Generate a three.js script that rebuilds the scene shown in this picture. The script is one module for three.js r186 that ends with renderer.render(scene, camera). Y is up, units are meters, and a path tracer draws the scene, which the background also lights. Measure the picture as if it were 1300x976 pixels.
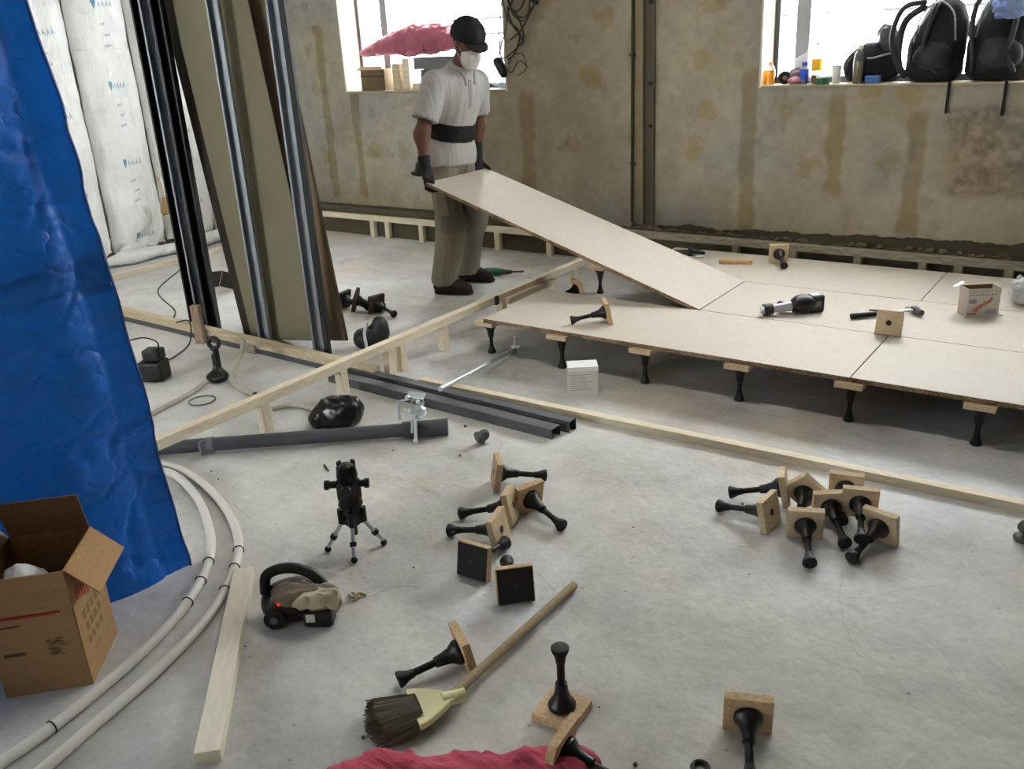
import * as THREE from 'three';
import { RoundedBoxGeometry } from 'three/addons/geometries/RoundedBoxGeometry.js';
import { mergeGeometries, mergeVertices } from 'three/addons/utils/BufferGeometryUtils.js';
import { RectAreaLightUniformsLib } from 'three/addons/lights/RectAreaLightUniformsLib.js';

// ---------------------------------------------------------------- camera, sky, fill lamps, exposure
const V = (x, y, z) => new THREE.Vector3(x, y, z);
const scene = new THREE.Scene();
const renderer = new THREE.WebGLRenderer({ antialias: true });
renderer.toneMapping = THREE.LinearToneMapping;
renderer.toneMappingExposure = 1.85;
renderer.shadowMap.enabled = true;
renderer.shadowMap.type = THREE.PCFSoftShadowMap;
RectAreaLightUniformsLib.init();

const camera = new THREE.PerspectiveCamera(46.17, 1300 / 976, 0.05, 60);
camera.position.set(2.6969, 1.53, 3.4631);
camera.quaternion.setFromRotationMatrix(new THREE.Matrix4().makeBasis(
  V(0.81747766, -0.05096646, -0.57370088), V(-0.1685109, 0.93132744, -0.32285179), V(0.55075798, 0.36059898, 0.75275097)));

scene.background = new THREE.Color(0.93, 0.97, 1.0);   // bright overcast sky, seen and lighting through the windows
scene.backgroundIntensity = 15;

const ROOM = { x0: -4.05, x1: 5.6, z0: -2.15, z1: 6.2, h: 2.62 };
const FILL_LAMPS = [[-2.3, 0.6, 30, 'over the stud partition'], [0.9, 0.7, 40, 'over the loose pedestals'], [0.6, 3.7, 6, 'over the photographer']];   // unseen fill lamps, added for brightness: x, z, power

// ---------------------------------------------------------------- helpers
let seed = 12345;
const rnd = () => { seed = (seed * 1664525 + 1013904223) >>> 0; return seed / 4294967296; };
const rr = (a, b) => a + (b - a) * rnd();
const NL = 256, lattice = new Float32Array(NL * NL);
for (let i = 0; i < NL * NL; i++) lattice[i] = rnd();
function vn(x, y, per = 256) {                                     // value noise, periodic in per cells
  const xi = Math.floor(x), yi = Math.floor(y); let fx = x - xi, fy = y - yi;
  fx = fx * fx * (3 - 2 * fx); fy = fy * fy * (3 - 2 * fy);
  const m = (n) => ((n % per) + per) % per;
  const x0 = m(xi), x1 = m(xi + 1), y0 = m(yi) * NL, y1 = m(yi + 1) * NL;
  return (lattice[y0 + x0] * (1 - fx) + lattice[y0 + x1] * fx) * (1 - fy) + (lattice[y1 + x0] * (1 - fx) + lattice[y1 + x1] * fx) * fy;
}
function fbm(x, y, o = 4, per = 256) { let s = 0, a = 0.5, t = 0; for (let i = 0; i < o; i++) { s += a * vn(x, y, per); t += a; x *= 2; y *= 2; per = Math.min(256, per * 2); a *= 0.5; } return s / t; }
function n3(x, y, z) { return (vn(x + 17.3 * z, y + 3.1) + vn(y + 31.7, z + x * 0.37 + 9.2) + vn(z * 1.1 + 71.1, x - y * 0.41 + 5)) / 3 - 0.5; }
const names = {};
function numbered(n) { const k = names[n] = (names[n] ?? -1) + 1; return k ? n + '_' + String(k).padStart(3, '0') : n; }
function tag(o, label, category, group) { o.userData.label = label; o.userData.category = category; if (group) o.userData.group = group; return o; }
function shade(o) { o.traverse((c) => { if (c.isMesh) { c.castShadow = true; c.receiveShadow = true; } }); return o; }
function thing(name, label, category, pos = [0, 0, 0], ry = 0, group) {
  const o = new THREE.Group(); o.name = numbered(name); o.position.set(...pos); o.rotation.y = ry; scene.add(o);
  return tag(o, label, category, group);
}
function prep(g) { g = g.index ? g.toNonIndexed() : g; for (const k of Object.keys(g.attributes)) if (!['position', 'normal', 'uv'].includes(k)) g.deleteAttribute(k); if (!g.attributes.uv) boxUV(g); return g; }
function part(name, geos, material, parent, label) {
  geos = Array.isArray(geos) ? geos : [geos];
  const g = geos.length === 1 ? geos[0] : mergeGeometries(geos.map(prep));
  const m = new THREE.Mesh(g, material); m.name = name; m.castShadow = m.receiveShadow = true; parent.add(m);
  if (label) m.userData.label = label;
  return m;
}
function one(name, geos, material, label, category, pos = [0, 0, 0], ry = 0, group) {   // a thing that is a single mesh
  const m = part(numbered(name), geos, material, scene); m.position.set(...pos); m.rotation.y = ry; return tag(m, label, category, group);
}
function struct(name, geos, material, parent = scene) { const m = part(name, geos, material, parent); if (parent === scene) m.userData.kind = 'structure'; return m; }
function copy(o, label, group) { const c = o.clone(); c.name = numbered(o.name.replace(/_\d+$/, '')); scene.add(c); c.userData = { ...o.userData, label }; if (group) c.userData.group = group; return c; }
function boxUV(g) {                                                  // uv in metres from the dominant normal axis
  if (!g.attributes.normal) g.computeVertexNormals();
  const p = g.attributes.position, n = g.attributes.normal, uv = new Float32Array(p.count * 2);
  for (let i = 0; i < p.count; i++) {
    const ax = Math.abs(n.getX(i)), ay = Math.abs(n.getY(i)), az = Math.abs(n.getZ(i));
    const [u, v] = ay >= ax && ay >= az ? [p.getX(i), p.getZ(i)] : ax >= az ? [p.getZ(i), p.getY(i)] : [p.getX(i), p.getY(i)];
    uv[2 * i] = u; uv[2 * i + 1] = v;
  }
  g.setAttribute('uv', new THREE.BufferAttribute(uv, 2)); return g;
}
function box(w, h, d, x = 0, y = 0, z = 0, r = 0.002) {              // centred at x, y, z, chamfered
  const g = r > 0 ? new RoundedBoxGeometry(w, h, d, 1, Math.min(r, w / 2.2, h / 2.2, d / 2.2)) : new THREE.BoxGeometry(w, h, d);
  g.translate(x, y, z); return boxUV(g);
}
function beamBox(l, h, d, axis = 'x') {                              // lumber with grain (u) along its length
  const g = box(l, h, d, 0, 0, 0, 0.002); if (axis === 'z') g.rotateY(Math.PI / 2); if (axis === 'y') g.rotateZ(Math.PI / 2); return g;
}
const at = (g, x, y, z) => g.translate(x, y, z);
function cyl(r0, r1, h, x = 0, y = 0, z = 0, n = 20) { const g = new THREE.CylinderGeometry(r1, r0, h, n, 1); g.translate(x, y + h / 2, z); return g; }
function bar(a, b, r, n = 10, r2 = r) {
  const A = V(...a), B = V(...b), d = B.clone().sub(A), g = new THREE.CylinderGeometry(r2, r, d.length(), n, 1);
  g.translate(0, d.length() / 2, 0); g.applyQuaternion(new THREE.Quaternion().setFromUnitVectors(V(0, 1, 0), d.normalize())); return g.translate(A.x, A.y, A.z);
}
function tube(pts, r, seg = 40, n = 8) { return new THREE.TubeGeometry(new THREE.CatmullRomCurve3(pts.map((p) => V(...p))), seg, r, n, false); }
function lathe(prof, n = 24) { return new THREE.LatheGeometry(prof.map(([r, y]) => new THREE.Vector2(r, y)), n); }
function sph(r, x, y, z, sx = 1, sy = 1, sz = 1, n = 16) { const g = new THREE.SphereGeometry(r, n, Math.ceil(n * 0.7)); g.scale(sx, sy, sz); return g.translate(x, y, z); }
function turn(g, rx, ry, rz) { if (rx) g.rotateX(rx); if (ry) g.rotateY(ry); if (rz) g.rotateZ(rz); return g; }

// signed distances and a surface-nets mesher for soft bodies
const smin = (a, b, k) => { const h = Math.max(k - Math.abs(a - b), 0) / k; return Math.min(a, b) - h * h * k * 0.25; };
function cap(a, b, ra, rb) {
  const dx = b[0] - a[0], dy = b[1] - a[1], dz = b[2] - a[2], L = dx * dx + dy * dy + dz * dz || 1e-9;
  return (x, y, z) => { const px = x - a[0], py = y - a[1], pz = z - a[2], t = Math.min(1, Math.max(0, (px * dx + py * dy + pz * dz) / L)); return Math.hypot(px - t * dx, py - t * dy, pz - t * dz) - (ra + (rb - ra) * t); };
}
function ell(c, r, q) {                                              // ellipsoid, q an optional rotation (Euler xyz)
  const m = q && new THREE.Matrix4().makeRotationFromEuler(new THREE.Euler(...q)).invert().elements;
  return (x, y, z) => {
    let a = x - c[0], b = y - c[1], d = z - c[2];
    if (m) { const A = m[0] * a + m[4] * b + m[8] * d, B = m[1] * a + m[5] * b + m[9] * d; d = m[2] * a + m[6] * b + m[10] * d; a = A; b = B; }
    const k0 = Math.hypot(a / r[0], b / r[1], d / r[2]), k1 = Math.hypot(a / (r[0] * r[0]), b / (r[1] * r[1]), d / (r[2] * r[2]));
    return k1 < 1e-9 ? -Math.min(...r) : k0 * (k0 - 1) / k1;
  };
}
const blend = (k, ...f) => (x, y, z) => { let d = f[0](x, y, z); for (let i = 1; i < f.length; i++) d = smin(d, f[i](x, y, z), k); return d; };
const cut = (f, g) => (x, y, z) => Math.max(f(x, y, z), -g(x, y, z));
const inter = (f, g) => (x, y, z) => Math.max(f(x, y, z), g(x, y, z));
const plane = (n, d) => (x, y, z) => n[0] * x + n[1] * y + n[2] * z - d;   // inside where n·p < d
const grow = (f, r) => (x, y, z) => f(x, y, z) - r;
const rough = (f, amp, s) => (x, y, z) => { const d = f(x, y, z); return Math.abs(d) > amp * 3 ? d : d + amp * n3(x * s, y * s, z * s) * 2; };
function nets(f, lo, hi, c) {
  const n = [0, 1, 2].map((i) => Math.ceil((hi[i] - lo[i]) / c) + 1), [nx, ny, nz] = n, F = new Float32Array(nx * ny * nz);
  for (let k = 0, q = 0; k < nz; k++) for (let j = 0; j < ny; j++) for (let i = 0; i < nx; i++, q++) F[q] = f(lo[0] + i * c, lo[1] + j * c, lo[2] + k * c);
  const id = new Int32Array(nx * ny * nz).fill(-1), pos = [], idx = [], off = [0, 1, nx, nx + 1, nx * ny, nx * ny + 1, nx * ny + nx, nx * ny + nx + 1];
  const E = [[0, 1], [2, 3], [4, 5], [6, 7], [0, 2], [1, 3], [4, 6], [5, 7], [0, 4], [1, 5], [2, 6], [3, 7]];
  for (let k = 0; k < nz - 1; k++) for (let j = 0; j < ny - 1; j++) for (let i = 0; i < nx - 1; i++) {
    const q = i + nx * (j + ny * k); let m = 0; for (let a = 0; a < 8; a++) if (F[q + off[a]] < 0) m |= 1 << a;
    if (m === 0 || m === 255) continue;
    let sx = 0, sy = 0, sz = 0, s = 0;
    for (const [a, b] of E) { if (((m >> a) & 1) === ((m >> b) & 1)) continue; const va = F[q + off[a]], t = va / (va - F[q + off[b]]); s++;
      sx += (a & 1) + t * ((b & 1) - (a & 1)); sy += ((a >> 1) & 1) + t * (((b >> 1) & 1) - ((a >> 1) & 1)); sz += (a >> 2) + t * ((b >> 2) - (a >> 2)); }
    id[q] = pos.length / 3; pos.push(lo[0] + (i + sx / s) * c, lo[1] + (j + sy / s) * c, lo[2] + (k + sz / s) * c);
  }
  const quad = (a, b, d, e, flip) => { if (a < 0 || b < 0 || d < 0 || e < 0) return; flip ? idx.push(a, d, b, b, d, e) : idx.push(a, b, d, b, e, d); };
  for (let k = 1; k < nz - 1; k++) for (let j = 1; j < ny - 1; j++) for (let i = 1; i < nx - 1; i++) {
    const q = i + nx * (j + ny * k), in0 = F[q] < 0;
    if (in0 !== F[q + 1] < 0) quad(id[q - nx - nx * ny], id[q - nx * ny], id[q - nx], id[q], !in0);
    if (in0 !== F[q + nx] < 0) quad(id[q - 1 - nx * ny], id[q - nx * ny], id[q - 1], id[q], in0);
    if (in0 !== F[q + nx * ny] < 0) quad(id[q - 1 - nx], id[q - nx], id[q - 1], id[q], !in0);
  }
  const g = new THREE.BufferGeometry(); g.setAttribute('position', new THREE.Float32BufferAttribute(pos, 3)); g.setIndex(idx); g.computeVertexNormals(); return boxUV(g);
}

// ---------------------------------------------------------------- textures and materials
function tex(w, h, fn, srgb = true) {                                // fn(u, v) -> [r, g, b] in 0..255
  const d = new Uint8Array(w * h * 4);
  for (let j = 0, q = 0; j < h; j++) for (let i = 0; i < w; i++, q += 4) { const c = fn(i / w, j / h); d[q] = c[0]; d[q + 1] = c[1]; d[q + 2] = c[2]; d[q + 3] = 255; }
  const t = new THREE.DataTexture(d, w, h); t.wrapS = t.wrapT = THREE.RepeatWrapping; t.magFilter = THREE.LinearFilter; t.minFilter = THREE.LinearMipmapLinearFilter; t.generateMipmaps = true;
  if (srgb) t.colorSpace = THREE.SRGBColorSpace; t.needsUpdate = true; return t;
}
function canvasTex(w, h, draw, srgb = true) {
  const c = document.createElement('canvas'); c.width = w; c.height = h; draw(c.getContext('2d'), w, h);
  const t = new THREE.CanvasTexture(c); t.wrapS = t.wrapT = THREE.RepeatWrapping; if (srgb) t.colorSpace = THREE.SRGBColorSpace; return t;
}
const clamp = (v) => Math.max(0, Math.min(255, v)), mix = (a, b, t) => a + (b - a) * t, sstep = (a, b, x) => { const t = Math.max(0, Math.min(1, (x - a) / (b - a))); return t * t * (3 - 2 * t); };
const rep = (t, m) => { t.repeat.set(1 / m, 1 / m); return t; };
const std = (color, roughness = 0.7, o = {}) => new THREE.MeshStandardMaterial({ color, roughness, ...o });
const grainBump = rep(tex(256, 256, (u, v) => { const n = fbm(u * 32, v * 32, 3, 32) * 255; return [n, n, n]; }, false), 0.12);

// lumber: pale softwood, grain along u
function woodTex(base, amp, m) { return rep(tex(512, 256, (u, v) => {
  const w = fbm(u * 4, v * 4, 2, 4), g = fbm(u * 4, v * 64, 3, 64), r = Math.sin((v * 14 + w * 3.2) * 6.283) * 0.5 + 0.5, k = (g - 0.5) * 1.3 * amp + (r - 0.5) * 0.5 * amp;
  return [clamp(base[0] + k), clamp(base[1] + k * 1.1), clamp(base[2] + k * 1.3)]; }), m); }
const pineMat = std(0xffffff, 0.7, { map: woodTex([220, 208, 182], 13, 0.5), bumpMap: grainBump, bumpScale: 0.0006 });
const oldPineMat = std(0xffffff, 0.75, { map: woodTex([190, 176, 146], 18, 0.5), bumpMap: grainBump, bumpScale: 0.0006 });
const greyWoodMat = std(0xffffff, 0.8, { map: woodTex([150, 142, 124], 30, 0.5) });
// particle board: speckled chips
function chipTex(base, amp) { return rep(tex(512, 512, (u, v) => { const a = fbm(u * 8, v * 8, 3, 8), b = vn(u * 128, v * 128, 128), c = vn(u * 60 + 7, v * 170, 170), k = (a - 0.5) * amp * 0.8 + (b - 0.5) * amp + (c - 0.5) * amp * 0.8;
  return [clamp(base[0] + k), clamp(base[1] + k), clamp(base[2] + k * 1.1)]; }), 0.5); }
const panelMat = std(0xffffff, 0.62, { map: chipTex([196, 187, 174], 8), bumpMap: grainBump, bumpScale: 0.0003 });
const panelEdgeMat = std(0xffffff, 0.85, { map: chipTex([128, 106, 78], 60) });
const padMat = std(0xffffff, 0.8, { map: chipTex([198, 170, 132], 24) });
const padPaleMat = std(0xffffff, 0.8, { map: chipTex([204, 184, 150], 20) });
const blackPlastic = std(0x0d0c0d, 0.42), blackRubber = std(0x121213, 0.62), blackCloth = std(0x131316, 0.9, { bumpMap: grainBump, bumpScale: 0.001 });
const darkGrey = std(0x2b2c2e, 0.6), midGrey = std(0x6c6d70, 0.6), whitePlastic = std(0xd9d9d6, 0.45), redLed = std(0xb0161a, 0.4, { emissive: 0xff2020, emissiveIntensity: 0.8 });
const zinc = std(0xd2dadd, 0.3, { metalness: 0.7 }), galv = std(0x868b90, 0.5, { metalness: 0.6, bumpMap: grainBump, bumpScale: 0.0005 });
const darkSteel = std(0x55565a, 0.5, { metalness: 0.35, bumpMap: grainBump, bumpScale: 0.0006 }), blackSteel = std(0x1b1b1d, 0.5, { metalness: 0.4 });
const skin = std(0x684536, 0.6), clearFilm = new THREE.MeshPhysicalMaterial({ color: 0xe8e8ea, roughness: 0.25, transmission: 0.55, thickness: 0 });
const glassMat = new THREE.MeshPhysicalMaterial({ color: 0xffffff, roughness: 0.02, transmission: 1, thickness: 0, ior: 1.45 });
// ---------------------------------------------------------------- floor: trowelled concrete slab
const FL = 7.4, FX = -4.1, FZ = -2.2;                                 // the texture covers the part of the slab in view
const floorMap = tex(2048, 2048, (u, v) => {
  const x = u * FL, y = v * FL;
  const a = fbm(x * 0.7 + 3, y * 0.7, 4), b = fbm(x * 3 + 40, y * 3 + 9, 4), c = fbm(x * 14 + 11, y * 14 + 70, 3), d = vn(x * 90, y * 90), w = fbm(x * 1.6 + 90 + b * 0.8, y * 5 + 33, 4);
  const pale = sstep(0.56, 0.7, fbm(x * 1.3 + 60, y * 1.3 + 22, 4)), brown = sstep(0.55, 0.72, fbm(x * 1.9 + 120, y * 1.9 + 75, 4));
  const cornerDark = sstep(4.9, 7.2, x + (b - 0.5)) * sstep(2.6, 4.4, y + (a - 0.5)) * 22;  // darker, browner tone towards the front right of the slab
  let k = 194 - cornerDark + (a - 0.5) * 54 + (b - 0.5) * 40 + (c - 0.5) * 22 + (d - 0.5) * 10 + (w - 0.5) * 36 + pale * 12;
  const pit = c > 0.7 ? -(c - 0.7) * 90 : 0; k += pit;
  return [clamp(k + brown * 3 - pale), clamp(k - brown * 3), clamp(k - 4 - brown * 8 + pale * 5 - cornerDark * 0.4)];
});
{ // stains, scratches and specks on top of the plain concrete, drawn straight into its pixels
  const px = floorMap.image.data, N = 2048, put = (x, y, k) => { x |= 0; y |= 0; if (x < 0 || y < 0 || x >= N || y >= N) return; const q = 4 * (y * N + x); for (let i = 0; i < 3; i++) px[q + i] = clamp(px[q + i] + k); };
  for (let s = 0; s < 260; s++) { let x = rr(0, N), y = rr(0, N), a = rr(0, 6.28); const L = rr(12, 130), k = rnd() < 0.55 ? -rr(6, 20) : rr(5, 14); for (let i = 0; i < L; i++) { put(x, y, k); put(x + 1, y, k * 0.6); a += rr(-0.12, 0.12); x += Math.cos(a); y += Math.sin(a); } }
  for (let s = 0; s < 1500; s++) { const x = rr(0, N), y = rr(0, N), r = rr(0.4, 1.3), k = -rr(15, 45); for (let j = -3; j <= 3; j++) for (let i = -3; i <= 3; i++) if (i * i + j * j < r * r) put(x + i, y + j, k); }
  for (let s = 0; s < 90; s++) { const x = rr(0, N), y = rr(0, N), R = rr(10, 46), k = rnd() < 0.6 ? -rr(5, 13) : rr(4, 10); for (let j = -R; j <= R; j++) for (let i = -R; i <= R; i++) { const d = Math.hypot(i, j * 1.3) / R + fbm((x + i) * 0.06, (y + j) * 0.06, 3) * 0.9; if (d < 1.2) put(x + i, y + j, k * Math.min(1, (1.2 - d) * 3)); } }
}
floorMap.wrapS = floorMap.wrapT = THREE.MirroredRepeatWrapping;
const floorBump = rep(tex(1024, 1024, (u, v) => { const n = fbm(u * 6, v * 6, 5, 6) * 150 + fbm(u * 64, v * 64, 3, 64) * 105; return [n, n, n]; }, false), 1.6);
const floorRough = rep(tex(512, 512, (u, v) => { const n = 125 + fbm(u * 5, v * 5, 4, 5) * 110; return [n, clamp(n), n]; }, false), 2.2);
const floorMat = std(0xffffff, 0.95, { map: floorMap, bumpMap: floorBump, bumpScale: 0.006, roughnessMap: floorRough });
{
  const W = ROOM.x1 - ROOM.x0 + 0.6, D = ROOM.z1 - ROOM.z0 + 0.6, g = new THREE.BoxGeometry(W, 0.2, D), cx = (ROOM.x0 + ROOM.x1) / 2, cz = (ROOM.z0 + ROOM.z1) / 2;
  g.translate(cx, -0.1, cz); const p = g.attributes.position, uv = g.attributes.uv;
  for (let i = 0; i < p.count; i++) uv.setXY(i, (p.getX(i) - FX) / FL, (p.getZ(i) - FZ) / FL);
  for (const t of [floorBump, floorRough]) t.repeat.multiplyScalar(FL);
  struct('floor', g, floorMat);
}
// ---------------------------------------------------------------- walls
const ADDED_FRONT_WINDOWS = [[-2.6, -0.9]];  // window added out of view to let in fill light
const W1 = { x0: -2.94, x1: -1.30, y0: 1.15, y1: 2.2 }, W2 = { x0: 0.585, x1: 2.5, y0: 1.15, y1: 2.4 };
const PX0 = -4.1, PW = 9.9, PY0 = 0, PH = 2.7;
const blob = (x, y, cx, cy, rx, ry, ns, amp = 0.7) => { const d = Math.hypot((x - cx) / rx, (y - cy) / ry) + (fbm(x * ns + cx * 7, y * ns + 31, 4) - 0.5) * amp * 3.2; return 1 - sstep(0.75, 1.15, d); };
const DABS = [[0.168, 0.776], [0.233, 1.022], [0.209, 1.307], [0.252, 1.634], [1.396, 0.739], [0.897, 0.676], [1.229, 1.132], [1.486, 1.108], [0.754, 1.023], [-2.676, 0.706], [-2.375, 0.682], [-0.6, 1.25], [-0.75, 0.8], [-0.5, 1.6], [-0.95, 1.75], [-3.3, 1.2], [-3.25, 0.65]];
const STRIPS = [[-2.86, 0.045, 0.3, 1.15], [-1.15, 0.07, 0.4, 1.12], [0.53, 0.06, 0.25, 1.25], [1.07, 0.055, 0.52, 1.12], [-3.2, 0.05, 0.3, 1.6], [1.52, 0.06, 0.3, 1.0], [-0.2, 0.1, 0.25, 2.6]];
const wallMap = tex(2048, 560, (u, v) => {
  const x = PX0 + u * PW, y = PY0 + v * PH;
  const a = fbm(x * 1.3 + 5, y * 1.3, 4), b = fbm(x * 6 + 20, y * 6 + 4, 4), c = fbm(x * 24, y * 24, 3), gr = sstep(0.5, 0.66, fbm(x * 1.1 + 50, y * 1.4 + 12, 3));
  let R = 166, G = 156, B = 136, k = (a - 0.5) * 34 + (b - 0.5) * 26 + (c - 0.5) * 16;
  R += k - gr * 8; G += k - gr * 3; B += k + gr * 8;
  for (const [sx, w, y0, y1] of STRIPS) { if (Math.abs(x - sx) > w * 2.2) continue; const m = (1 - sstep(0.6, 1.15, Math.abs(x - sx) / w + (b - 0.5) * 1.2)) * sstep(y0 - 0.06, y0 + 0.02, y + (b - 0.5) * 0.2) * (1 - sstep(y1 - 0.02, y1 + 0.06, y + (b - 0.5) * 0.2)); R -= m * 20; G -= m * 23; B -= m * 34; }
  for (const [dx, dy] of DABS) { if (Math.abs(x - dx) > 0.2 || Math.abs(y - dy) > 0.2) continue; const m = blob(x, y, dx, dy, 0.075, 0.06, 14); R -= m * 6; G -= m * 10; B -= m * 22; }
  if (x > 1.5 && x < 2.6 && y < 1.15 && y > 0.48) {                   // hacked patch under the right window
    const m = sstep(1.6, 1.68, x - (1.1 - y) * 0.12 + (b - 0.5) * 0.12) * sstep(0.53, 0.58, y + (b - 0.5) * 0.07) * (1 - sstep(1.0, 1.06, y + (b - 0.5) * 0.1)), t = fbm(x * 30 + 9, y * 30, 4) - 0.5;
    R += m * (-20 + t * 60); G += m * (-22 + t * 58); B += m * (-24 + t * 50);
  }
  const lowDark = 1 - sstep(0.22, 0.5, y + (a - 0.5) * 0.3); R -= lowDark * 10; G -= lowDark * 12; B -= lowDark * 14;   // darker and browner low on the plaster
  if (b > 0.63) { const q = (b - 0.63) * 130; R -= q; G -= q; B -= q; }
  return [clamp(R), clamp(G), clamp(B)];
});
const wallBump = tex(1024, 280, (u, v) => { const x = u * PW, y = v * PH, n = fbm(x * 5, y * 5, 5) * 170 + fbm(x * 40, y * 40, 3) * 85; return [n, n, n]; }, false);
const wallMat = std(0xffffff, 0.92, { map: wallMap, bumpMap: wallBump, bumpScale: 0.012 });
const plainWall = std(0xa79d84, 0.92), coreMat = std(0x57503f, 0.95, { bumpMap: grainBump, bumpScale: 0.004 }), ceilMat = std(0x9c9a92, 0.9);
const hole = (w) => { const h = new THREE.Path(); h.moveTo(w.x0, w.y0); h.lineTo(w.x1, w.y0); h.lineTo(w.x1, w.y1); h.lineTo(w.x0, w.y1); h.closePath(); return h; };
function wallUV(g) { const p = g.attributes.position, uv = g.attributes.uv; for (let i = 0; i < p.count; i++) uv.setXY(i, (p.getX(i) - PX0) / PW, (p.getY(i) - PY0) / PH); return g; }
{
  const plate = (jag, grow) => { const s = new THREE.Shape(); s.moveTo(ROOM.x1, ROOM.h); s.lineTo(ROOM.x0, ROOM.h);
    if (jag) { for (let x = ROOM.x0; x < ROOM.x1; x += 0.018) s.lineTo(x, x < -0.3 ? 0.235 + rr(-0.003, 0.003) : 0.264 + x * 0.02 + (fbm(x * 7, 3, 4) - 0.5) * 0.05 + rr(-0.004, 0.004)); s.lineTo(ROOM.x1, 0.3); } else { s.lineTo(ROOM.x0, 0); s.lineTo(ROOM.x1, 0); }
    s.closePath(); for (const w of [W1, W2]) s.holes.push(hole({ x0: w.x0 - grow, x1: w.x1 + grow, y0: w.y0 - grow, y1: w.y1 + grow })); return s; };
  const core = new THREE.ExtrudeGeometry(plate(false, 0), { depth: 0.2, bevelEnabled: false }).translate(0, 0, -2.37);
  const wb = new THREE.Group(); wb.name = 'wall_back'; wb.userData.kind = 'structure'; scene.add(wb);
  part('wall_core', boxUV(core), coreMat, wb);
  part('plaster', wallUV(new THREE.ExtrudeGeometry(plate(true, 0), { depth: 0.02, bevelEnabled: false }).translate(0, 0, -2.17)), wallMat, wb);
  const chips = []; for (let i = 0; i < 110; i++) { const s = rr(0.008, 0.026), g = new THREE.IcosahedronGeometry(s, 0); g.scale(rr(0.8, 1.7), rr(0.5, 0.9), 1); g.rotateY(rr(0, 3)); g.translate(rr(-0.25, 2.5), 0.232 + s * 0.4, rr(-2.14, -2.09)); chips.push(g); }
  part('curb', [box(9.4, 0.232, 0.11, 0.8, 0.116, -2.115, 0.004).translate(0, 0, 0)].map((g) => g), coreMat, wb).visible = true;
  part('plaster_crumbs', chips, std(0x6d6350, 0.95), wb).userData.kind = 'stuff';
}
struct('wall_left', box(0.2, ROOM.h, ROOM.z1 - ROOM.z0 + 0.6, ROOM.x0 - 0.1, ROOM.h / 2, (ROOM.z0 + ROOM.z1) / 2, 0), plainWall);
{ // right wall, and the front wall with an added fill window behind the photographer
  const s = new THREE.Shape(); s.moveTo(-2.4, 0); s.lineTo(6.4, 0); s.lineTo(6.4, ROOM.h); s.lineTo(-2.4, ROOM.h); s.closePath();
  for (const [a, b] of []) s.holes.push(hole({ x0: a, x1: b, y0: 1.0, y1: 2.3 }));
  const g = new THREE.ExtrudeGeometry(s, { depth: 0.2, bevelEnabled: false }); g.rotateY(-Math.PI / 2); g.translate(ROOM.x1 + 0.2, 0, 0); struct('wall_right', boxUV(g), plainWall);
  const f = new THREE.Shape(); f.moveTo(ROOM.x0 - 0.2, 0); f.lineTo(ROOM.x1 + 0.2, 0); f.lineTo(ROOM.x1 + 0.2, ROOM.h); f.lineTo(ROOM.x0 - 0.2, ROOM.h); f.closePath();
  for (const [a, b] of ADDED_FRONT_WINDOWS) f.holes.push(hole({ x0: a, x1: b, y0: 0.9, y1: 2.3 }));
  struct('wall_front', boxUV(new THREE.ExtrudeGeometry(f, { depth: 0.2, bevelEnabled: false }).translate(0, 0, ROOM.z1)), plainWall);
}
struct('ceiling', box(ROOM.x1 - ROOM.x0 + 0.6, 0.2, ROOM.z1 - ROOM.z0 + 0.8, (ROOM.x0 + ROOM.x1) / 2, ROOM.h + 0.1, (ROOM.z0 + ROOM.z1) / 2, 0), ceilMat);
for (const [x, z, p, where] of FILL_LAMPS) {
  const t = thing('fill_lamp', `added white fill lamp on the ceiling ${where}, above the photo`, 'lamp', [x, ROOM.h, z], 0, 'added ceiling fill lamps');
  part('housing', box(1.2, 0.05, 0.09, 0, -0.025, 0, 0.004), whitePlastic, t);
  part('tube', turn(new THREE.CylinderGeometry(0.014, 0.014, 1.16, 12), 0, 0, Math.PI / 2).translate(0, -0.065, 0), std(0xffffff, 0.5, { emissive: 0xf6fbff, emissiveIntensity: 4 }), t);
  const L = new THREE.RectAreaLight(0xfff8ec, p, 1.16, 0.06); L.position.set(0, -0.085, 0); L.rotation.x = -Math.PI / 2; t.add(L);
}
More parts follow.
